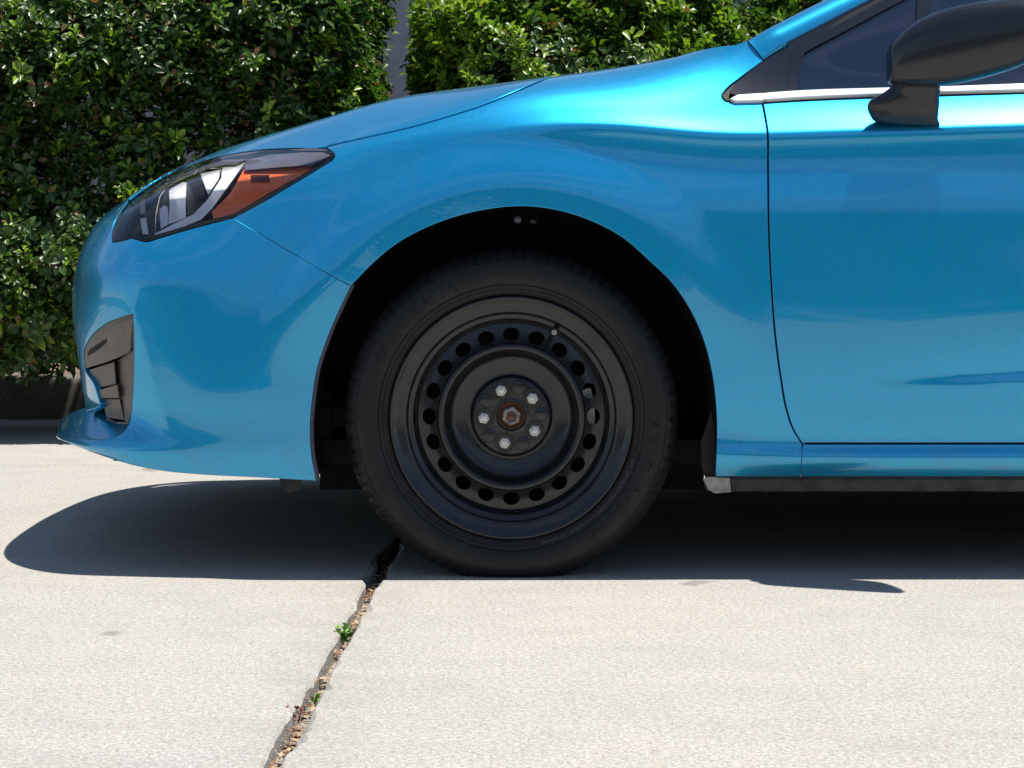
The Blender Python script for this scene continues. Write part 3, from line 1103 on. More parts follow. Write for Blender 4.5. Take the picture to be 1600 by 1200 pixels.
def tube(name, pts, rad, mat, parent=None, n=7):
    pts = [Vector(p) for p in pts]
    rad = rad if hasattr(rad, '__len__') else [rad] * len(pts)
    rings = []
    for i, p in enumerate(pts):
        d = (pts[min(i + 1, len(pts) - 1)] - pts[max(i - 1, 0)]).normalized()
        a = d.orthogonal().normalized(); b = d.cross(a)
        rings.append([p + (a * math.cos(t) + b * math.sin(t)) * rad[i] for t in np.linspace(0, 2 * math.pi, n, endpoint=False)])
    return loft(name, rings, mat, parent)


# ------------------------------------------------------------------ bumper vent and lip
def yv(pts, d=0.0):
    return [P(x, y, Y + d) for (x, y), Y in zip(pts, surf_Y(pts))]


lip_e = curve([(94, 680), (120, 685.5), (150, 687.5), (175, 684.5), (192, 676.5), (202, 661), (206, 642)], 4)
ly = surf_Y(lip_e)
n = len(lip_e)
lip_rows = [[P(x, y, Y + 0.001) for (x, y), Y in zip(lip_e, ly)]]
root = curve([(98, 652), (125, 640), (146, 634), (166, 634), (184, 643), (195, 648), (203, 640)], 4)
root = local_spline(np.linspace(0, 1, len(root)), root, np.linspace(0, 1, n))
for t in (0.04, 0.25, 0.5, 0.75, 1.0):
    lip_rows.append([P(a[0] + (b[0] - a[0]) * t, a[1] + (b[1] - a[1]) * t - 0.8 * (t == 0.04), Y + 0.008 * (t > 0) + 0.17 * t) for a, b, Y in zip(lip_e, root, ly)])
lipo = loft('front_lip', lip_rows, M_PAINT, car, closed=False)

vent = bpy.data.objects.new('bumper_vent', None); link(vent, car)
vent['label'] = 'grey textured plastic vent insert in the bumper corner'
pixpiece('backing', [(112, 520), (140, 492), (215, 468), (222, 560), (214, 645), (200, 658), (165, 640), (140, 600)], 0.075, M_UNDER, vent, 0.01)
pixpiece('upper_blade', [(126, 578), (125, 546), (140, 524), (168, 503), (210, 486), (210, 540), (201, 552), (165, 566)], 0.012, M_VENT, vent, 0.05)
pixpiece('slot_step', [(170, 512), (207, 497), (204, 548), (186, 555), (166, 541)], 0.006, M_VENT, vent, 0.02)
pixpiece('slot', [(131, 560), (140, 546), (166, 529), (168, 534), (150, 549)], 0.0105, M_UNDER, vent, 0.01)
pixpiece('middle_blade', [(133, 580), (178, 566), (181, 600), (149, 607)], 0.030, M_VENT, vent, 0.03)
pixpiece('lower_blade', [(144, 613), (183, 601), (186, 622), (146, 622)], 0.016, M_VENT, vent, 0.03)
pixpiece('foot_blade', [(161, 624), (187, 624), (194, 656), (166, 652)], 0.032, M_VENT, vent, 0.03)
pixpiece('side_wall', [(181, 566), (211, 545), (210, 600), (206, 645), (199, 662), (194, 655), (186, 620), (182, 596)], lambda q: 0.004 + 0.0022 * np.clip(208 - q[:, 0], 0, 30), M_VENT, vent, 0.04)
tube('rim', [p for p in yv([(208, 492), (209.5, 540), (209, 590), (206, 640), (199, 661), (184, 661), (168, 655)], 0.004)], 0.0022, M_VENT, vent)

# ------------------------------------------------------------------ headlight
hl = bpy.data.objects.new('headlight', None); link(hl, car)
hl['label'] = 'clear headlight with chrome reflector and amber corner'
LENS = [(524, 243), (515, 235.5), (495, 232.5), (460, 233), (400, 236.5), (340, 246), (300, 257.5), (260, 275), (226, 296), (203, 314), (187, 334), (178, 352), (175, 366), (176, 377), (190, 375), (205, 371), (228, 376), (250, 370), (300, 355.5), (335, 346.5), (365, 339), (400, 321), (440, 297.5), (480, 273.5), (517, 251)]


def seg_px(pts):
    return [('px', list(pts[a:b + 1])) for a, b in ((0, 13), (13, 15), (15, 16), (16, 20), (20, 24))] + [('px', [pts[24], pts[0]])]


panel('lens', seg_px(LENS), M_LENS, hl, off=0.0, roll=0.001, depth=0.004, du=6, dv=4)
cx_, cy_ = 330, 300
BIG = [(cx_ + (x - cx_) * 1.06, cy_ + (y - cy_) * 1.12) for x, y in LENS]
# black seal round the lens
def rim_band(name, pts, w, dY, mat, parent):
    c = curve(list(pts), 5)
    t = np.gradient(c, axis=0); t /= np.linalg.norm(t, axis=1)[:, None] + 1e-9
    nn = np.stack([t[:, 1], -t[:, 0]], 1)
    ctr = np.array([330, 298.0])
    sgn = np.sign(np.median(np.einsum('ij,ij->i', nn, ctr - c)))
    a, b = c, c + nn * sgn * w
    Ya = surf_Y(a)
    rows = [[P(x, y, Y + dY) for (x, y), Y in zip(a, Ya)], [P(x, y, Y + dY) for (x, y), Y in zip(b, Ya)]]
    return loft(name, rows, mat, parent, closed=False)


strip_px('shut_line', LENS + [LENS[0]], 16, 0.014, M_UNDER, car)
_lt = np.array(LENS[1:14][::-1])
_ly = surf_Y([(x, y + 3) for x, y in _lt])


def hly(extra, slope=.0005):
    """depth behind the lens: close to it at the bottom, leaning back towards the top"""
    def f(q):
        top = np.interp(q[:, 0], _lt[:, 0], _lt[:, 1])
        return extra + slope * np.clip(80 - (q[:, 1] - top), 0, 90)
    return f


pixpiece('housing', BIG, .125, M_HOUSING, hl, 0.01, grid=12)
rim_band('seal', LENS[:14], 4.0, 0.006, M_GLOSSBLACK, hl)
rim_band('lower_seal', LENS[15:] + [LENS[0]], 5.0, 0.006, M_HOUSING, hl)
pixpiece('bezel', [(384, 251), (420, 242), (470, 238), (505, 238), (517, 243), (489, 258), (440, 261), (382, 266)], 0.012, M_BEZEL, hl, 0.01)
pixpiece('turn_signal', [(381, 264.5), (430, 260.5), (488, 257), (484, 266), (425, 299), (362, 336), (334, 345), (331, 331), (360, 302)], hly(.008, .00035), M_AMBER, hl, 0.012)
pixpiece('side_marker', [(392, 273), (421, 273), (421, 284), (392, 284)], hly(.0045, .00035), M_DARKAMBER, hl, 0.004)
pixpiece('upper_bezel', [(384, 249), (350, 250), (322, 258), (276, 275), (248, 292), (230, 312), (236, 318), (254, 297), (282, 281), (326, 264), (352, 257), (368, 257)], 0.022, M_BEZEL, hl, 0.02)
pixpiece('chrome_bezel', [(384, 252), (366, 253), (347, 260), (346, 278), (324, 312), (302, 335), (275, 348), (242, 365), (241, 371), (262, 364), (292, 352), (314, 343), (331, 326), (352, 297)], hly(.010, .0007), M_SATIN, hl, 0.03)
tube('inner_rim', [p for p in yv([(347, 261), (322, 265), (288, 276), (262, 290), (249, 308), (244, 335), (241, 368)], 0.024)], 0.0022, M_CHROME, hl)
# concave chrome bowl with vertical facets
bowl_rows = []
_hf = hly(.055, .0004)
for t in np.linspace(0, 1, 15):
    x = 247 + 93 * t
    y0, y1 = 298 - 34 * t ** .8, 360 - 58 * t
    qs = np.array([(x, y0 + (y1 - y0) * k) for k in np.linspace(0, 1, 15)])
    Yq = surf_Y(qs) + _hf(qs)
    bowl_rows.append([P(a, b, Y + .028 * math.sin(math.pi * t) * math.sin(math.pi * k)) for (a, b), Y, k in zip(qs, Yq, np.linspace(0, 1, 15))])
bowl = loft('reflector_bowl', bowl_rows, M_CHROME, hl, closed=False, angle=180)
pixpiece('dark_reflection', [(293, 278), (318, 272), (320, 300), (316, 322), (300, 334), (292, 336)], hly(.022), M_HOUSING, hl, 0.02)  # dark piece drawn in the shape of a reflection in the bowl
pixpiece('reflection_strip', [(264, 287), (277, 284), (291, 285), (290, 312), (290, 340), (276, 346), (263, 350), (265, 318)], hly(.014, .0008), M_SATIN, hl, 0.01)  # white piece stands in for the bright band reflected in the bowl
pixpiece('reflection_wedge', [(313, 271), (344, 265), (341, 280), (325, 304)], hly(.012), M_SATIN, hl, 0.01)  # bright reflection at the bowl's upper right, put in as white
pixpiece('reflection_patch', [(249, 326), (257, 321), (262, 323), (262, 351), (251, 357)], hly(.018), M_SATIN, hl, 0.01)  # bright reflection at the bowl's left, put in as white
pixpiece('dark_shroud', [(248, 300), (258, 288), (263, 288), (263, 320), (247, 325)], hly(.022), M_HOUSING, hl, 0.01)
pixpiece('marker_blade', [(218, 308), (226, 308), (227, 334), (219, 334)], hly(.014), simple('cream_marker', (0.55, 0.50, 0.40), 0.4, noise=0.1), hl, 0.006)
pixpiece('marker_blade', [(219, 341), (228, 341), (232, 366), (223, 366)], hly(.014), M_SATIN, hl, 0.006)

# ------------------------------------------------------------------ glasshouse
sail = panel('corner_trim', [('pl', [(1153, 150), (1228, 147), (1237, 76), (1233, 73), (1194, 97), (1150, 131), (1141, 146), (1153, 150)])], M_GLOSSBLACK, car, off=0.002, dv=4, du=5)
panel('trim_edge', [('px', [(1135, 156), (1129, 150), (1137, 140), (1160, 121.5), (1194, 95.5), (1236, 70.5), (1368, 1), (1420, -26)]), ('pl', [(1420, -26), (1428, -22), (1372, 4.5), (1238, 76), (1198, 99)]), ('px', [(1198, 99), (1163, 125), (1143, 143), (1138, 150), (1140, 156)])], M_BLACK, car, off=-0.001, dv=4, du=5)
panel('window_frame', [('pl', [(1229.5, 147), (1239, 76.5), (1374, 4), (1428, -24)]), ('pl', [(1428, -24), (1450, -24), (1407, 1), (1255.5, 82), (1250, 105), (1243.5, 146), (1229.5, 147)])], M_GLOSSBLACK, car, off=0.001, dv=4, du=5)
panel('window_pillar', [('pl', [(1434, -20), (1452, -20), (1449, 90), (1430, 90), (1434, -20)])], M_GLOSSBLACK, car, off=0.003)
panel('quarter_glass', [('pl', [(1246, 145.5), (1251, 106), (1257, 84), (1408, 3), (1450, -22), (1433, -20), (1431, 90), (1431, 138.5), (1246, 145.5)][:5] + [(1432, -10), (1431, 138.5), (1246, 145.5)])], M_GLASS, car, off=-0.004)
panel('door_glass', [('pl', [(1452, 138), (1450, -60), (1500, -100), (1740, -145)]), ('row', [(1745, 11.95), (2080, 11.95), (2080, 9.1), (1745, 9.1)]), ('pl', [(1740, 133), (1600, 134.5), (1452, 138.5)])], M_GLASS, car, off=-0.004)
panel('rear_door_glass', None, M_GLASS, car, off=-0.004, loop=outline_uv([('row', [(2110, 9.1), (2850, 9.1), (2850, 11.95), (2110, 11.95), (2110, 9.1)])]), du=30, dv=20)
strip_px('trim_backing', [(1146, 162), (1131, 158), (1129, 150), (1135, 141), (1160, 122), (1194, 97)], 18, 0.005, M_BLACK, car)
panel('centre_pillar', None, M_GLOSSBLACK, car, off=0.001, loop=outline_uv([('row', [(2070, 9.05), (2118, 9.05), (2118, 11.97), (2070, 11.97), (2070, 9.05)])]))
# bright belt moulding, two lengths
panel('belt_moulding', [('px', [(1196, 148.5), (1246, 145), (1380, 140.5), (1470, 138.5), (1600, 134), (1745, 131)]), ('row', [(1752, 9.17), (2850, 9.17), (2850, 9.05), (1752, 9.05)]), ('px', [(1745, 137.5), (1600, 141.5), (1470, 145), (1380, 148), (1246, 153.5), (1194, 157)])], M_SATIN, car, off=0.006, roll=0.002, du=5, dv=3)
panel('belt_moulding', [('pl', [(1142, 157), (1153, 151.5), (1194, 148.7), (1192, 158), (1150, 159.5), (1142, 157)])], M_SATIN, car, off=0.006, roll=0.002, du=5, dv=3)
strip_px('belt_seal', [(1140, 160), (1194, 159), (1246, 156), (1380, 151), (1470, 148), (1600, 145), (1740, 141)], 7, 0.003, M_BLACK, car)

# A-pillar, windscreen and roof
PY = surf_Y([(1190, 96), (1168, 68)])
Lc = [(1193, 93, PY[0]), (1234, 70, .116), (1364, 2, .153), (1500, -62, .186), (1700, -142, .225), (1950, -205, .262), (2300, -235, .27)]
Uc = [(1168, 63, PY[1]), (1203, 43, .155), (1290, -1, .190), (1420, -62, .235), (1620, -142, .290), (1880, -212, .34), (2300, -245, .36)]
tt = np.linspace(0, 6, 61)
Lp = local_spline(np.arange(7.0), np.array([P(*a) for a in Lc]), tt)
Up = local_spline(np.arange(7.0), np.array([P(*a) for a in Uc]), tt)
rows = []
for s in np.linspace(-0.15, 1.25, 15):
    base = Lp + (Up - Lp) * s
    bulge = 0.016 * (1 - (2 * np.clip(s, 0, 1) - 1) ** 2)
    base = base + np.array([-0.30, -0.75, 0.55]) * (bulge * np.clip(.25 + tt / 1.2, 0, 1))[:, None]
    if s > 1: base = base + np.array([0.02, 0.03, -0.03]) * (s - 1) * 2
    if s < 0: base = base + np.array([0, 0.02, 0.0]) * (-s) * 6
    rows.append(base)
loft('front_pillar', rows, M_PAINT, car, closed=False, angle=180)
strip_px('shut_line', [(1164, 60), (1180, 76), (1194, 96)], 18, 0.008, M_UNDER, car)
trim = [Lp[10:] + np.array(d) for d in ((-.004, -.004, .004), (.0, -.008, -.010), (.012, -.006, -.032), (.014, .006, -.034))]
loft('window_frame', trim, M_GLOSSBLACK, car, closed=False)
strip = []
for s in np.linspace(0, 1, 9):
    e = rows[-1].copy(); f = e.copy(); f[:, 1] = 1.78 - f[:, 1]
    q = e + (f - e) * s; q[:, 0] -= 0.02 * (1 - (2 * s - 1) ** 2); q[:, 2] -= 0.01 * (1 - (2 * s - 1) ** 2)
    strip.append(q)
loft('windscreen', [r[:42] for r in strip], M_GLASS, car, closed=False, angle=180)
rf = []
for s in np.linspace(0, 1, 9):
    yy = 0.255 + (1.525 - 0.255) * s
    rf.append([W(x, yy, 1.36 + 0.09 * (1 - abs(2 * s - 1) ** 2.4) - 0.03 * max(0, x - 2.6) ** 2) for x in np.linspace(1.35, 3.5, 12)])
loft('roof', rf, M_PAINT, car, closed=False, angle=180)

# ------------------------------------------------------------------ door mirror
mir = bpy.data.objects.new('door_mirror', None); link(mir, car)
mir['label'] = 'satin black door mirror on a short foot'


def sup(px, py0, py1, Y0, Y1, n=40, e=2.6):
    """superellipse section across the mirror at photo column px (Y0 inboard, Y1 outboard)"""
    out = []
    ym = (Y0 + Y1) / 2; k = (CAMD + ym) / CAMD * S0
    X = (px - 800) * k
    z1 = CAMH - (py0 - HZ) * k; z0 = CAMH - (py1 - HZ) * k
    for t in np.linspace(0, 2 * math.pi, n, endpoint=False):
        c, s_ = math.cos(t), math.sin(t)
        yy = ym + (Y1 - Y0) / 2 * np.sign(c) * abs(c) ** (2 / e)
        zz = (z0 + z1) / 2 + (z1 - z0) / 2 * np.sign(s_) * abs(s_) ** (2 / e)
        out.append((X, yy, zz))
    return out


keys = np.array([  # px, top, bottom, inboard Y, outboard Y
    (1387.5, 88, 122, -.016, -.046), (1389, 76, 130, -.008, -.060), (1396, 64, 132, -.002, -.070), (1410, 49, 134, .004, -.080),
    (1435, 31, 136, .008, -.094), (1470, 16, 134.5, .008, -.110), (1510, 6, 128, .004, -.128), (1555, 0, 117, -.008, -.148),
    (1588, -2, 106, -.030, -.160), (1605, 1, 96, -.065, -.164), (1617, 8, 82, -.100, -.164), (1624, 20, 66, -.128, -.160), (1626, 30, 54, -.140, -.156)])
tk = np.linspace(0, len(keys) - 1, 49)
kk = local_spline(np.arange(len(keys), dtype=float), keys, tk)
loft('shell', [sup(*r) for r in kk], M_MIRROR, mir, angle=50)
fk = np.array([(1428, 196.5, .030, 34, .030), (1419, 193, .026, 50, .036), (1413, 184, .022, 53, .048), (1411, 170, .018, 56, .060), (1414, 158, .022, 54, .068), (1424, 147, .026, 44, .074), (1431, 137, .026, 38.5, .078), (1431, 128, .026, 36, .078)])
fr = []
for (cxp, py, yb, hw, dep) in local_spline(np.arange(8.0), fk, np.linspace(0, 7, 29)):
    ring = []
    for t in np.linspace(0, 2 * math.pi, 36, endpoint=False):
        c, s_ = math.cos(t), math.sin(t)
        Y = yb - dep / 2 - dep / 2 * np.sign(s_) * abs(s_) ** 0.7
        ring.append(P(cxp + hw * np.sign(c) * abs(c) ** 0.75, py + 2 * c, Y))
    fr.append(ring)
loft('foot', fr, M_MIRROR, mir, angle=50)
loft('foot_joint', [[P(1431 + 37.2 * math.cos(t), 135 + 2 * math.cos(t) + d, -.013 - .0385 * math.sin(t)) for t in np.linspace(0, 2 * math.pi, 32, endpoint=False)] for d in (-1.2, 1.2)], M_UNDER, mir)

# ------------------------------------------------------------------ wheel
WC = (P(799, 653, 0)[0], P(799, 653, 0)[2])
wheel = bpy.data.objects.new('wheel', None); link(wheel, car)
wheel['label'] = 'black steel wheel with exposed lug nuts'
k0 = S0
TY = [(.2265, .030), (.2268, .014), (.2295, .0085), (.2335, .0062), (.2400, .0042), (.2405, .0034), (.2412, .0042), (.2478, .0022), (.2484, .0038), (.2490, .0038), (.2497, .0008),
      (.2545, -.0014), (.2610, -.0034), (.2680, -.0040), (.2760, -.0032), (.2840, -.0005), (.2890, .0022), (.2900, .0014), (.2908, .0014), (.2916, .0040), (.2955, .0066),
      (.2990, .0098), (.3040, .0150), (.3090, .0220), (.3125, .0310), (.3145, .0430), (.3155, .0580), (.3156, .0720), (.3080, .0730), (.3080, .0810), (.3160, .0820), (.3160, .1030), (.3080, .1040), (.3080, .1120), (.3158, .1130), (.3152, .1400), (.3120, .1750), (.3020, .1950), (.2700, .2060), (.2265, .1900)]
NSEG = 480
gset = {}
i = 0
while i < NSEG:
    gset[i] = 1
    i += random.choice((5, 6, 6, 7))


def tread(i, a, r, y):
    if r > .2945 and y < .072:
        d = i in gset
        if d:
            r -= .0026 * min(1, (r - .2945) / .008)
            y += .0022 * (1 if r > .298 else .4)
        elif (i + 1) in gset or (i - 1) in gset:
            r -= .0006
    return r, y


ty = lathe('tyre', TY, NSEG, WC, M_RUBBER, wheel, angle=28, mod=tread)
for v in ty.data.vertices:                      # weight of the car flattens the contact patch
    z = v.co.z
    if z < 0.06 and v.co.y < 0.12:
        v.co.y -= 0.006 * ((0.06 - max(z, 0)) / 0.06) ** 2 * (1 if v.co.y < 0.03 else 0.3)
    if z < 0.0008: v.co.z = 0.0008 + 0.06 * max(0, 0.0 - 0)

RIM = [(191.5, .0300), (191.0, .0100), (190.5, .0045), (189.5, .0015), (187.5, .0005), (185.5, .0018), (183.0, .0060), (178, .0095), (170, .0120), (166, .0140), (164, .0175), (161.5, .0225), (159, .0240), (156, .0255), (152.5, .0300), (150, .0370), (148.5, .0440), (147, .0455)]
lathe('rim', [(r * k0, y) for r, y in RIM], 160, WC, M_WHEEL, wheel, angle=60)
DISH = [(117, .0290), (116.5, .0250), (115.5, .0205), (113.5, .0178), (111, .0165), (108, .0170), (105.5, .0200), (103.5, .0260), (101, .0360), (97.5, .0460), (92, .0530), (84, .0570), (72, .0595), (66.5, .0605), (64.5, .0600), (62.8, .0560), (61.5, .0515), (59.5, .0495), (55, .0490), (30, .0490), (27, .0492), (25.5, .0475), (24, .0475), (23, .0490), (22.4, .0620), (22, .0800), (0.5, .0800)]
lathe('centre_dish', [(r * k0, y) for r, y in DISH], 160, WC, M_WHEEL, wheel, angle=60)
# disc band pierced by twenty vents
NH = 20
pts = []; edges = []
def add_loop(lp):
    b0 = len(pts); pts.extend(lp)
    edges.extend([(b0 + i, b0 + (i + 1) % len(lp)) for i in range(len(lp))])
ro, ri = 147.0, 117.0
add_loop([(ro * math.cos(t), ro * math.sin(t)) for t in np.linspace(0, 2 * math.pi, 160, endpoint=False)])
add_loop([(ri * math.cos(t), ri * math.sin(t)) for t in np.linspace(0, 2 * math.pi, 160, endpoint=False)])
holes = []
for h in range(NH):
    a = math.pi / 2 + 2 * math.pi * h / NH
    rc = 129.5
    c, s_ = math.cos(a), math.sin(a)
    lp = []
    for t in np.linspace(0, 2 * math.pi, 24, endpoint=False):
        er, et = 10.8 * math.cos(t), 13.2 * math.sin(t)
        lp.append((rc * c + er * c - et * s_, rc * s_ + er * s_ + et * c))
    holes.append(np.array(lp)); add_loop(lp)
g = []
for r in (121, 125, 129.5, 134, 138.5, 143):
    for t in np.linspace(0, 2 * math.pi, 160, endpoint=False): g.append((r * math.cos(t), r * math.sin(t)))
g = np.array(g)
bad = np.zeros(len(g), bool)
for hl_ in holes:
    bad |= inside(hl_, g) | (seg_dist(hl_, g) < 2)
pts += [tuple(p) for p in g[~bad]]
res = delaunay_2d_cdt([Vector(p) for p in pts], edges, [], 0, 1e-5)
vo = np.array([tuple(p) for p in res[0]])
tri = np.array([f for f in res[2] if len(f) == 3])
cen = vo[tri].mean(1); rc_ = np.hypot(*cen.T)
ok = (rc_ < ro - .01) & (rc_ > ri + .005)
for hl_ in holes: ok &= ~inside(hl_, cen)


def band_y(r):
    t = (ro - r) / (ro - ri)
    return .0455 - .0165 * t + .004 * math.sin(math.pi * t)


V = [(WC[0] + x * k0, band_y(math.hypot(x, y)), WC[1] + y * k0) for x, y in vo]
F = [tuple(t) for t in tri[ok]]
for hl_ in holes:
    b0 = len(V); m = len(hl_)
    for d, sc_ in ((0, 1.0), (.0015, .975), (.008, .96)):
        c0 = hl_.mean(0)
        for p in hl_:
            q = c0 + (p - c0) * sc_
            V.append((WC[0] + q[0] * k0, band_y(math.hypot(*p)) + d, WC[1] + q[1] * k0))
    for L in range(2):
        for i in range(m):
            j = (i + 1) % m
            F.append((b0 + L * m + i, b0 + (L + 1) * m + i, b0 + (L + 1) * m + j, b0 + L * m + j))
bd = mesh_obj('vented_disc', V, F, M_WHEEL, wheel)
bd.data.set_sharp_from_angle(angle=math.radians(45))

for h in range(5):
    a = math.radians(112 - 72 * h)
    c = (WC[0] + 43.5 * k0 * math.cos(a), WC[1] + 43.5 * k0 * math.sin(a))
    lathe('nut_seat', [(r * k0, y) for r, y in ((15.5, .0488), (14.5, .0470), (12.5, .0470), (11.5, .0500), (8, .0540))], 28, c, M_WHEEL, wheel)
    nutp = [(9.6, .0530), (9.6, .0440), (9.3, .0400), (8.2, .0375), (6.6, .0370), (6.0, .0385), (5.6, .0400)]
    o = lathe('lug_nut', [(r * k0, y) for r, y in nutp], 6, c, M_NUT, wheel, a0=a + .2 * h, a1=a + .2 * h + 2 * math.pi, angle=25)
    lathe('stud', [(r * k0, y) for r, y in ((5.5, .0405), (5.2, .0385), (4.0, .0375), (0.4, .0372))], 16, c, M_NUT, wheel)
    a2 = a + math.radians(36)
    c2 = (WC[0] + 47 * k0 * math.cos(a2), WC[1] + 47 * k0 * math.sin(a2))
    lathe('embossed_pad', [(r * k0, y) for r, y in ((11.5, .0492), (10.5, .0478), (9, .0472), (0.4, .0470))], 24, c2, M_WHEEL, wheel)
lathe('hub_flange', [(r * k0, y) for r, y in ((22.3, .0560), (21.5, .0530), (19.5, .0530), (18.5, .0580), (17.0, .0600), (2, .0600))], 40, WC, M_RUST, wheel)
lathe('axle_nut', [(r * k0, y) for r, y in ((15.5, .0600), (15.5, .0470), (14.6, .0440), (11.5, .0430), (9.0, .0445), (8.4, .0500))], 6, WC, simple('dull_steel', (0.22, 0.20, 0.19), 0.45, metal=0.6, noise=0.5, nscale=120), wheel, a0=.35, a1=.35 + 2 * math.pi, angle=25)
lathe('axle_stub', [(r * k0, y) for r, y in ((8.6, .0500), (8.0, .0455), (6.5, .0440), (0.4, .0435))], 20, WC, M_RUST, wheel)
vs_a = math.atan2(-(517 - 653), 867 - 799); vr = math.hypot(867 - 799, 517 - 653)
vp = (WC[0] + vr * k0 * math.cos(vs_a), WC[1] + vr * k0 * math.sin(vs_a))
lathe('valve_stem', [(r * k0, y) for r, y in ((6.5, .044), (6.0, .034), (4.2, .030), (4.2, .016), (3.6, .0135), (0.4, .013))], 14, vp, M_RUBBER, wheel)
lathe('valve_cap', [(r * k0, y) for r, y in ((4.4, .022), (4.4, .0125), (3.8, .0115), (0.4, .0113))], 14, (vp[0] - .001, vp[1] - .0035), M_CLIP, wheel)
lathe('black_backing', [(r * k0, y) for r, y in ((20, .135), (150, .135), (158, .130), (159, .10))], 64, WC, M_UNDER, wheel)  # black sheet put in for the shade behind the pierced disc
cal = []
for t in np.linspace(math.radians(-12), math.radians(19), 12):
    for (r, y) in ((114, .074), (133, .074), (135, .13), (110, .13)):
        cal.append((WC[0] + r * k0 * math.cos(t), y, WC[1] + r * k0 * math.sin(t)))
cf = [(i * 4 + j, i * 4 + (j + 1) % 4, i * 4 + 4 + (j + 1) % 4, i * 4 + 4 + j) for i in range(11) for j in range(4)] + [(0, 1, 2, 3), (47, 46, 45, 44)]
o = mesh_obj('brake_caliper', cal, cf, simple('caliper_zinc', (0.45, 0.44, 0.40), 0.5, metal=0.3, noise=0.4, nscale=60), wheel)
o.data.set_sharp_from_angle(angle=math.radians(30))

# raised lettering on the sidewall
TYR = np.array([r for r, y in TY[2:24]]); TYY = np.array([y for r, y in TY[2:24]])


def side_y(r):
    return float(np.interp(r, TYR, TYY))


def arc_text(txt, r0, size, a_mid, name, up_out=True, rise=0.0020, spacing=1.0, bold=0.0):
    cu = bpy.data.curves.new('t', 'FONT')
    cu.body = txt; cu.size = size; cu.extrude = 0.0006; cu.align_x = 'CENTER'; cu.space_character = spacing
    cu.offset = bold
    cu.resolution_u = 3
    ob = bpy.data.objects.new('t', cu); COL.objects.link(ob)
    dg = bpy.context.evaluated_depsgraph_get(); dg.update()
    me = bpy.data.meshes.new_from_object(ob.evaluated_get(dg))
    bpy.data.objects.remove(ob)
    for v in me.vertices:
        x, y, z = v.co
        if up_out:
            r = r0 + y; a = a_mid - x / r0
        else:
            r = r0 - y; a = a_mid + x / r0
        v.co = (WC[0] + r * math.cos(a), side_y(r) - rise - z + 0.0004, WC[1] + r * math.sin(a))
    me.materials.clear(); me.materials.append(M_RUBBER)
    return link(bpy.data.objects.new(name, me), wheel)


arc_text('YOKOHAMA', 215 * k0, 0.034, math.radians(136), 'raised_lettering', spacing=1.12, bold=0.0004)
arc_text('AVID', 213 * k0, 0.036, math.radians(-11.5), 'raised_lettering', spacing=1.35)
arc_text('Ascend', 213 * k0, 0.036, math.radians(-42), 'raised_lettering', spacing=1.25)
lathe('emblem', [(r * k0, y) for r, y in ((11.5, -.0006), (11, -.0020), (9.5, -.0020), (9, -.0006))], 24, (WC[0] + (872 - 799) * k0, WC[1] - (867 - 653) * k0), M_RUBBER, wheel)
# small illegible moulded marks: rows of fine raised ticks
def ticks(name, r, a0, a1, n, hgt, seed, mat):
    rr = random.Random(seed)
    V, F = [], []
    for i in range(n):
        if rr.random() < .18: continue
        a = a0 + (a1 - a0) * (i + rr.uniform(-.2, .2)) / n
        w = rr.uniform(.0010, .0022) / r
        h0 = r + rr.uniform(-.1, .2) * hgt; h1 = h0 + hgt * rr.uniform(.6, 1.0)
        b = len(V)
        for d in (0.0002, -.0009):
            for (q, t) in ((h0, a - w / 2), (h1, a - w / 2 + .2 * w), (h1, a + w / 2 + .2 * w), (h0, a + w / 2)):
                V.append((WC[0] + q * math.cos(t), side_y(q) + d, WC[1] + q * math.sin(t)))
        F += [(b + 4, b + 5, b + 6, b + 7)] + [(b + j, b + (j + 1) % 4, b + 4 + (j + 1) % 4, b + 4 + j) for j in range(4)]
    o = mesh_obj(name, V, F, mat, wheel, smooth=False)
    o['kind'] = 'stuff'


M_RUBMARK = simple('scuffed_rubber', (0.045, 0.044, 0.042), 0.55, noise=0.3, nscale=300)
ticks('moulded_marks', 199.5 * k0, math.radians(-17), math.radians(-78), 88, .0046, 3, M_RUBMARK)
ticks('moulded_marks', 200 * k0, math.radians(-112), math.radians(-141), 36, .0044, 4, M_RUBBER)
ticks('moulded_marks', 232 * k0, math.radians(-121), math.radians(-136), 9, .0040, 5, M_RUBMARK)


def copy_wheel(loc, flip):
    w = wheel.copy(); link(w, car); w.location = loc
    if flip: w.scale.y = -1
    del w['label']
    for ch in list(wheel.children):
        c = ch.copy(); link(c, w)


copy_wheel((2.67, 0, 0), False)
copy_wheel((0, 1.78, 0), True)
copy_wheel((2.67, 1.78, 0), True)

# ------------------------------------------------------------------ arch liner, underbody
arc = np.concatenate([curve(ARCH, 10), curve(ARCH2, 10)[1:]])
ac = np.array([803, 560])
arc_o = ac + (arc - ac) * 1.004
lin = []
for (d, sc_) in ((.012, 1.0), (.03, 1.006), (.20, 1.006), (.46, .99)):
    row = []
    for (x, y) in arc_o:
        p = P(x, y, 0.012)
        row.append((p[0] * sc_, d, p[2] if p[2] < .33 else .33 + (p[2] - .33) * sc_))
    lin.append(row)
loft('arch_liner', lin, M_LINER, car, closed=False)
bmq = bmesh.new(); bmesh.ops.create_cube(bmq, size=1, matrix=Matrix.Translation((0, .47, .42)) @ Matrix.Diagonal((.80, .02, .61, 1)))
bm_obj('arch_inner_panel', bmq, M_LINER, car)
for (x, y) in ((809, 343), (833, 345)):
    p = P(x, y, .06)
    lathe('push_clip', [(.0075, p[1] + .004), (.0070, p[1]), (.004, p[1] - .003), (.0005, p[1] - .0035)], 14, (p[0], p[2]), M_BEZEL if x < 820 else M_HOUSING, car)
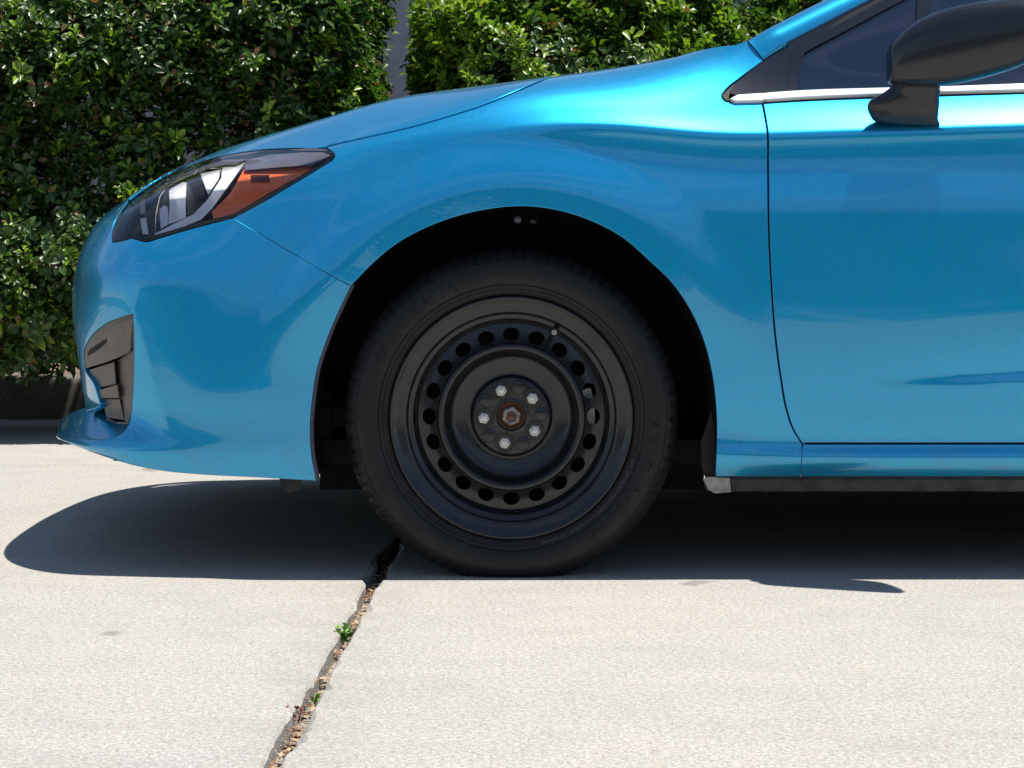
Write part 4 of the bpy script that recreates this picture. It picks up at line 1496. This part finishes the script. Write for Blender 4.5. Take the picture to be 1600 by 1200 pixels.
# arch edge seal on the bumper
loft('arch_lip', [[P(x + 1.0, y, .004) for x, y in curve(ARCH, 8)], [P(x + 6.5, y - 1, .012) for x, y in curve(ARCH, 8)], [P(x + 7.5, y - 1, .03) for x, y in curve(ARCH, 8)]], M_BEZEL, car, closed=False)

fl = [(-.80, .30), (-.40, .10), (-.40, .26), (.385, .26), (.385, .055), (2.28, .055), (2.28, .26), (3.06, .26), (3.06, .08), (3.45, .30)]
fl = fl + [(x, 1.78 - y) for x, y in fl[::-1]]
V = [(x, y, .190) for x, y in fl] + [(x, y, .235) for x, y in fl]
n = len(fl)
mesh_obj('floor_pan', V, [tuple(range(n))[::-1], tuple(range(n, 2 * n))] + [(i, (i + 1) % n, n + (i + 1) % n, n + i) for i in range(n)], M_UNDER, car, smooth=False)
bmq = bmesh.new(); bmesh.ops.create_cube(bmq, size=1, matrix=Matrix.Translation((-.58, .89, .28)) @ Matrix.Diagonal((.50, 1.30, .10, 1)))
bmesh.ops.bevel(bmq, geom=bmq.edges[:], offset=.03, segments=2, affect='EDGES')
bm_obj('undertray', bmq, M_UNDER, car)
bmq = bmesh.new(); bmesh.ops.create_cube(bmq, size=1, matrix=Matrix.Translation((.15, .89, .62)) @ Matrix.Diagonal((1.2, .84, .50, 1)))
bmesh.ops.bevel(bmq, geom=bmq.edges[:], offset=.05, segments=2, affect='EDGES')
bm_obj('engine_bay_fill', bmq, M_UNDER, car)  # filler box added to keep light from leaking under the car
bmq = bmesh.new(); bmesh.ops.create_cube(bmq, size=1, matrix=Matrix.Translation((2.1, .89, .62)) @ Matrix.Diagonal((2.6, 1.50, .80, 1)))
bm_obj('cabin_block', bmq, M_UNDER, car)
uu = np.linspace(0, 430, 60)
tp = S(uu, np.full(60, 12.0)); nn_ = S_n(uu, np.full(60, 12.0))
e_ = [(p[0] + .012 * (p[0] < -.4), p[1] + .012) for p in tp]
e_ = e_ + [(x, 1.78 - y) for x, y in e_[::-1]][1:]
zs_ = [float(p[2]) + .012 for p in tp]; zs_ = zs_ + zs_[::-1][1:]
cvv = [(-.35, .9, .215)]
mesh_obj('nose_light_block', [(x, y, z) for (x, y), z in zip(e_, zs_)] + cvv, [(i, i + 1, len(e_)) for i in range(len(e_) - 1)], M_UNDER, car, smooth=False)  # sheet added to stop sun leaking through the nose onto the ground
# seam flange under the sill
sf = []
for x in np.arange(1104, 2680, 9.0):
    j = rng.normal(0, .5, 4)
    sf.append([P(x, 744 + j[0] * .3, .026), P(x, 750 + j[1], .022), P(x, 766.5 + j[2], .028), P(x, 768 + j[3] * .6, .034), P(x, 744, .06)])
loft('sill_flange', sf, M_SILL, car, closed=True, angle=30)
g_ = [(1098, 748), (1108, 745), (1140, 747), (1142, 769), (1117, 771), (1106, 764)]
loft('jacking_cover', [[P(x, y, .018) for x, y in g_], [P(1118 + (x - 1118) * 1.0, y, .05) for x, y in g_]], M_CLIP, car, angle=30)
g_ = [(1095, 690), (1112, 640), (1119, 700), (1118, 746), (1104, 752), (1096, 730)]
loft('splash_flap', [[P(x, y, .03) for x, y in g_], [P(x, y, .05) for x, y in g_]], M_BLACK, car, angle=30)
g_ = [(437, 748), (472, 750), (468, 764), (452, 770), (441, 762)]
loft('undertray_tab', [[P(x, y, .12) for x, y in g_], [P(x, y, .16) for x, y in g_]], M_SILL, car, angle=30)

# ------------------------------------------------------------------ hedges
LEAF = np.array([(0, 0, 0), (-.62, .38, .10), (-.80, .72, .10), (0, 1.0, -.10), (.80, .72, .10), (.62, .38, .10), (0, .52, -.03)]) * np.array([.34, 1, 1])
LTRI = np.array([(6, 0, 5), (6, 5, 4), (6, 4, 3), (6, 3, 2), (6, 2, 1), (6, 1, 0)])


def wob(p, s, seed):
    r = np.random.default_rng(seed)
    o = np.zeros(len(p))
    for i in range(7):
        k = r.normal(0, s * (1 + i * .45), 3)
        o += np.sin(p @ k + r.uniform(0, 6)) / (1 + .5 * i)
    return o


def unit(a):
    return a / (np.linalg.norm(a, axis=-1, keepdims=True) + 1e-9)


def hedge(label, lo, hi, n_sprig, seed, young_frac, stems, bottom_fade=0.0, rnd=0.22, lean=0.25, zl=0.9):
    r = np.random.default_rng(seed)
    lo = np.array(lo, float); hi = np.array(hi, float)
    root_ = empty('hedge', ((lo[0] + hi[0]) / 2, (lo[1] + hi[1]) / 2 + .2, 0.12))
    tag(root_, label, 'hedge', 'clipped hedges behind the car')
    inv_m = np.array(root_.location)
    c = (lo + hi) / 2; h = (hi - lo) / 2
    P0 = r.uniform(lo - np.array([.05, .08, .02]), np.array([hi[0] + .06, lo[1] + .75, hi[2] + .06]), (n_sprig * 16, 3))
    P0[:, 1] += np.where(P0[:, 2] > zl, lean * (P0[:, 2] - zl), 0)
    Pb = P0 - np.stack([0 * P0[:, 0], lean * np.clip(P0[:, 2] - zl, 0, 9), 0 * P0[:, 0]], 1)
    q = np.abs(Pb - c) - h + rnd
    d = np.linalg.norm(np.maximum(q, 0), axis=1) + np.minimum(q.max(1), 0) - rnd
    d += .040 * wob(P0, 5.5, seed) + .018 * wob(P0, 17, seed + 1)
    keep = (d < 0) & (d > -.42) & (r.uniform(0, 1, len(P0)) < .24 + .76 * np.exp(d / .09))
    if bottom_fade:
        keep &= (r.uniform(0, 1, len(P0)) < np.clip((P0[:, 2] - lo[2] - .02) / bottom_fade, .10, 1))
    pass
    P0 = P0[keep][:n_sprig]; d = d[keep][:n_sprig]
    s = np.sign(P0 - c); q = np.abs(P0 - c) - h + rnd + .12
    nrm = unit(np.maximum(q, 0.0) * s + np.array([0, -1e-3, 0]))
    nrm = unit(nrm + np.array([0, 0, .4]) * (P0[:, 2:3] > zl))
    ax = unit(nrm * .75 + np.array([0, 0, .75]) + r.normal(0, .42, P0.shape))
    young = ((d > -.075) & (r.uniform(0, 1, len(P0)) < young_frac * (1 + .9 * np.sin(P0[:, 0] * 9 + P0[:, 2] * 7)))).astype(float)
    young = young * r.uniform(.35, 1.0, len(P0))
    nl = 8
    N = len(P0)
    k = np.tile(np.arange(nl), N)
    ax_ = np.repeat(ax, nl, 0); ps = np.repeat(P0, nl, 0); yg = np.repeat(young, nl)
    sz = np.repeat(r.uniform(.8, 1.2, N), nl)
    e1 = unit(np.cross(ax_, np.array([.31, .77, .55]) + 0 * ax_)); e2 = np.cross(ax_, e1)
    phi = k * 2.4 + np.repeat(r.uniform(0, 6.28, N), nl) + r.normal(0, .25, N * nl)
    tilt = np.radians(np.where(yg > 0, 28 + 6 * (nl - k), 40 + 7 * (nl - k))) + r.normal(0, .2, N * nl)
    rad = e1 * np.cos(phi)[:, None] + e2 * np.sin(phi)[:, None]
    ld = unit(ax_ * np.cos(tilt)[:, None] + rad * np.sin(tilt)[:, None])
    up = unit(ax_ - (ax_ * ld).sum(1, keepdims=True) * ld + 1e-4)
    sd = np.cross(ld, up)
    L = .041 * sz * r.uniform(.7, 1.15, N * nl) * (.62 + .38 * np.cos((k / nl) * 1.4))
    base = ps + ax_ * (k * .0055)[:, None] + rad * .004
    bend = r.uniform(-.10, .22, N * nl)
    lv = LEAF[None] * np.stack([np.ones(N * nl), np.ones(N * nl), r.uniform(.6, 1.6, N * nl)], 1)[:, None]
    lv = lv.copy(); lv[:, 3, 2] -= bend
    vv = base[:, None] + L[:, None, None] * (lv[..., 0:1] * sd[:, None] + lv[..., 1:2] * ld[:, None] + lv[..., 2:3] * up[:, None])
    tone = r.uniform(0, 1, N * nl)
    # the leaves that show largest become single parts
    px = to_px(base)
    dl = np.repeat(d, nl)
    score = base[:, 1] - .02 * L / .04 + np.where((px[:, 0] > 5) & (px[:, 0] < 1590) & (px[:, 1] > 3) & (px[:, 1] < 560), 0, 50) + np.where(dl > -.03, 0, 1.0)
    # not behind the car
    top = np.interp(px[:, 0], [100, 135, 180, 240, 340, 520, 700, 860, 1000, 1165, 1300], [420, 370, 325, 280, 236, 180, 142, 118, 100, 60, -10])
    score = score + np.where((px[:, 0] > 100) & (px[:, 1] > top - 4), 20, 0)
    order = np.argsort(score + r.uniform(0, .25, len(score)))
    single = order[:300]
    rest = np.ones(len(base), bool); rest[single] = False
    vr_ = (vv[rest] - inv_m).reshape(-1, 3)
    nr = rest.sum()
    idx = (LTRI[None] + (np.arange(nr) * 7)[:, None, None]).ravel()
    fo = big_mesh('foliage', vr_, idx, 3, M_LEAF, root_, smooth=True, attrs={'young': np.repeat(yg[rest], 7), 'tone': np.repeat(tone[rest], 7)})
    fo['kind'] = 'stuff'
    for i in single:
        me = LEAF_MESH[int(tone[i] * 7.99) + (8 if yg[i] > 0 else 0)]
        o = bpy.data.objects.new('leaf', me)
        m = Matrix(((sd[i][0], ld[i][0], up[i][0]), (sd[i][1], ld[i][1], up[i][1]), (sd[i][2], ld[i][2], up[i][2]))).to_4x4()
        o.matrix_local = Matrix.Translation(Vector(base[i] - inv_m)) @ m @ Matrix.Scale(float(L[i]), 4)
        COL.objects.link(o); o.parent = root_
    for k_ in range(stems):
        x = lo[0] + (hi[0] - lo[0]) * (k_ + r.uniform(.15, .85)) / stems
        y = c[1] + r.uniform(-.25, .2)
        p = np.array([x, max(y, 4.12), .10]); path = [p - inv_m]; rd = [r.uniform(.012, .022)]
        tgt = np.array([x + r.normal(0, .12), lo[1] + .25 + r.uniform(0, .3), lo[2] + .55])
        for t in np.linspace(.2, 1, 6):
            path.append(p + (tgt - p) * t + r.normal(0, .018, 3) - inv_m); rd.append(rd[0] * (1 - .65 * t))
        tube('stem', path, rd, M_BARK, root_)
        for b in range(4):
            s0 = path[1 + b]
            e = s0 + np.array([r.normal(0, .16), r.uniform(-.35, .05), r.uniform(.06, .25)])
            tube('branch', [s0, (s0 + e) / 2 + r.normal(0, .02, 3), e], [.007, .005, .002], M_BARK, root_, n=5)
    return root_


LEAF_MESH = []
for yv_ in (0, 1):
    for t in range(8):
        me = bpy.data.meshes.new('leaf')
        L_ = LEAF.copy(); L_[3, 2] -= .1
        me.from_pydata([tuple(p) for p in L_], [], [tuple(map(int, f)) for f in LTRI])
        me.polygons.foreach_set('use_smooth', [True] * 6)
        for nm, val in (('young', yv_ * (.4 + .6 * t / 7)), ('tone', (t + .5) / 8)):
            a = me.attributes.new(nm, 'FLOAT', 'POINT'); a.data.foreach_set('value', [val] * 7)
        me.materials.append(M_LEAF)
        LEAF_MESH.append(me)

hedge('dark green clipped hedge in front of the car, left of the slot', (-3.0, 2.95, .20), (-.505, 4.6, 1.75), 20000, 21, .14, 9, bottom_fade=.14, lean=.30, zl=.75)
hedge('hedge added out of view past the car nose, to darken its reflection', (-9.0, 2.95, .20), (-3.05, 4.6, 1.75), 9000, 24, .14, 5, lean=.30, zl=.75)  # unseen hedge, added to put a dark reflection in the nose
hedge('hedge behind the bonnet, bright with yellow-green new growth', (-.305, 2.95, .27), (.76, 4.6, 1.62), 9500, 22, .50, 4, lean=.60, zl=.85)
hedge('hedge behind the windscreen pillar, mostly hidden by the car', (.83, 3.05, .27), (3.2, 4.6, 1.70), 12500, 23, .36, 6, lean=.5, zl=.85)

# ------------------------------------------------------------------ joint litter and weeds
V, F = [], []
for i in range(2600):
    y = rng.uniform(-1.9, .35)
    if rng.uniform() > (.22 + .78 * (abs(y - .02) < .14) + .15 * (y < -1.2)): continue
    x = jx(y) + rng.normal(0, .009)
    z = -.024 + abs(rng.normal(0, .007))
    L = rng.uniform(.0015, .006) if rng.uniform() < .8 else rng.uniform(.006, .014); w = L * rng.uniform(.2, .6); a = rng.uniform(0, math.pi); t = rng.uniform(-.5, .5)
    ca, sa = math.cos(a), math.sin(a)
    b = len(V)
    for (p, q, zz) in ((-L, 0, 0), (0, -w, .25 * w), (L, 0, t * L), (0, w, .25 * w)):
        V.append((x + p * ca - q * sa, y + p * sa + q * ca, z + zz))
    F += [(b, b + 1, b + 2), (b, b + 2, b + 3)]
tag(mesh_obj('leaf_litter', V, F, M_LITTER, smooth=False), 'dry brown leaf litter and grit lying in the slab joint', 'leaf litter', kind='stuff')


def weed(label, px, py, size, n, mat, seed):
    r = random.Random(seed)
    g0 = ground_at(px, py)
    o = empty('weed', (g0[0], g0[1], -.022))
    tag(o, label, 'weed', 'weeds in the slab joint')
    V, F = [], []
    tube('stem', [(0, 0, 0), (.002, .001, size * .4), (.004, .002, size * .75)], [.0012, .001, .0006], mat, o, n=5)
    for i in range(n):
        a = i * 2.4 + r.uniform(-.5, .5); el = r.uniform(-.1, 1.2); L = size * r.uniform(.20, .42); w = L * .34
        z0 = size * r.uniform(.1, .8) * (.4 + .6 * r.random())
        d = Vector((math.cos(a) * math.cos(el), math.sin(a) * math.cos(el), math.sin(el)))
        s_ = d.cross(Vector((0, 0, 1))).normalized(); u_ = s_.cross(d)
        b0 = Vector((r.gauss(0, size * .16), r.gauss(0, size * .22), z0)); b = len(V)
        for (p, q, h) in ((0, 0, 0), (.45, 1, .12), (.8, .7, .1), (1, 0, -.05), (.8, -.7, .1), (.45, -1, .12), (.5, 0, 0)):
            V.append(b0 + d * L * p + s_ * w * q + u_ * L * h)
        F += [(b + 6, b + (j + 1) % 6, b + j) for j in range(6)]
    mesh_obj('leaves', V, F, mat, o)


weed('largest green weed sprouting from the joint just below the car shadow', 537, 985, .040, 45, M_WEED, 1)
weed('tiny green weed in the joint between the large weed and the red one', 495, 1082, .026, 18, M_WEED, 2)
weed('small reddish weed low in the joint near the bottom edge', 466, 1106, .028, 18, M_WEEDRED, 3)

# ------------------------------------------------------------------ added across the lot, unseen but for reflections in the paint
bld = empty('building', (0, -27, -.09))  # unseen building, added to reflect as a dark band in the paint
tag(bld, 'long low shop building added behind the camera for its reflection', 'building')


def bx(name, x0, x1, y0, y1, z0, z1, mat, parent):
    b = bmesh.new()
    bmesh.ops.create_cube(b, size=1, matrix=Matrix.Translation(((x0 + x1) / 2, (y0 + y1) / 2, (z0 + z1) / 2)) @ Matrix.Diagonal((x1 - x0, y1 - y0, z1 - z0, 1)))
    bmesh.ops.bevel(b, geom=b.edges[:], offset=.02, segments=1, affect='EDGES')
    return bm_obj(name, b, mat, parent)


bx('wall', -45, 45, -8, 0, 0, 4.2, simple('tan_render', (0.16, 0.14, 0.12), 0.9, noise=.2, nscale=2), bld)
bx('fascia', -45.3, 45.3, -8.3, .5, 4.2, 4.9, simple('white_fascia', (0.7, 0.7, 0.68), 0.6, noise=.05), bld)  # white band put there to streak the reflection
for i in range(-9, 9):
    bx('window', i * 4.8 + .8, i * 4.8 + 4.0, -.1, .06, .7, 3.2, M_GLASS, bld)

# bay lines added on the lot to streak the paint's reflections
for i in range(-6, 7):
    sheet('added_bay_line', i * 2.7 - .06, i * 2.7 + .06, -16, -10.5, -.086, M_BAY)


def simple_car(label, x, y, rot, col):
    """a saloon added across the lot for paint reflections: body, cabin, glass, wheels, lamps"""
    o = empty('parked_car', (x, y, -.09)); o.rotation_euler.z = rot  # unseen car, added to brighten the paint's reflections
    tag(o, label, 'car', 'cars added across the lot for reflections')
    pm = simple('car_paint', col, .3, coat=1.0, noise=.05)
    def prof(pts, w, name, mat, inset=0.0, bev=.06):
        b = bmesh.new()
        rings = []
        for sgn in (-1, 1):
            rings.append([b.verts.new((p[0], sgn * w / 2 - sgn * inset * max(0, (p[1] - .9)) , p[1])) for p in pts])
        b.faces.new(rings[0]); b.faces.new(rings[1][::-1])
        n = len(pts)
        for i in range(n):
            b.faces.new((rings[0][i], rings[0][(i + 1) % n], rings[1][(i + 1) % n], rings[1][i]))
        bmesh.ops.recalc_face_normals(b, faces=b.faces[:])
        bmesh.ops.bevel(b, geom=b.edges[:], offset=bev, segments=3, affect='EDGES')
        return bm_obj(name, b, mat, o, angle=40)
    prof([(-2.2, .25), (2.2, .25), (2.28, .55), (2.2, .9), (1.2, .95), (-.9, .98), (-2.0, .82), (-2.28, .6)], 1.76, 'body', pm)
    prof([(-1.0, .93), (1.75, .9), (1.2, 1.36), (.3, 1.46), (-.25, 1.42)], 1.62, 'glasshouse', M_GLASS, .5, .03)
    prof([(-.3, 1.40), (1.2, 1.36), (1.0, 1.44), (.3, 1.49), (-.15, 1.47)], 1.20, 'roof', pm, 0, .012)
    for wx in (-1.35, 1.35):
        for sgn in (-1, 1):
            w = lathe('wheel', [(.05, 0), (.20, -.005), (.22, .02), (.31, .01), (.32, .06), (.32, .18), (.2, .2)], 28, (wx, .31), M_RUBBER, o)
            w.location.y = -.89 if sgn < 0 else .89
            if sgn > 0: w.scale.y = -1
    for sgn in (-1, 1):
        bx('headlight', -2.31, -2.2, sgn * .62 - .16, sgn * .62 + .16, .62, .74, M_CHROME, o)


simple_car('white saloon added behind the camera for its reflection, nose toward it', -3.6, -14.5, math.radians(-90), (.78, .78, .76))
simple_car('silver saloon added behind the camera for its reflection, beside a white one', -.7, -14.8, math.radians(-90), (.45, .46, .47))
simple_car('dark red saloon added behind the camera for its reflection', 4.9, -14.6, math.radians(-90), (.20, .02, .02))
simple_car('cream saloon added behind the camera for its reflection, last in its row', 7.6, -14.6, math.radians(-90), (.70, .64, .5))
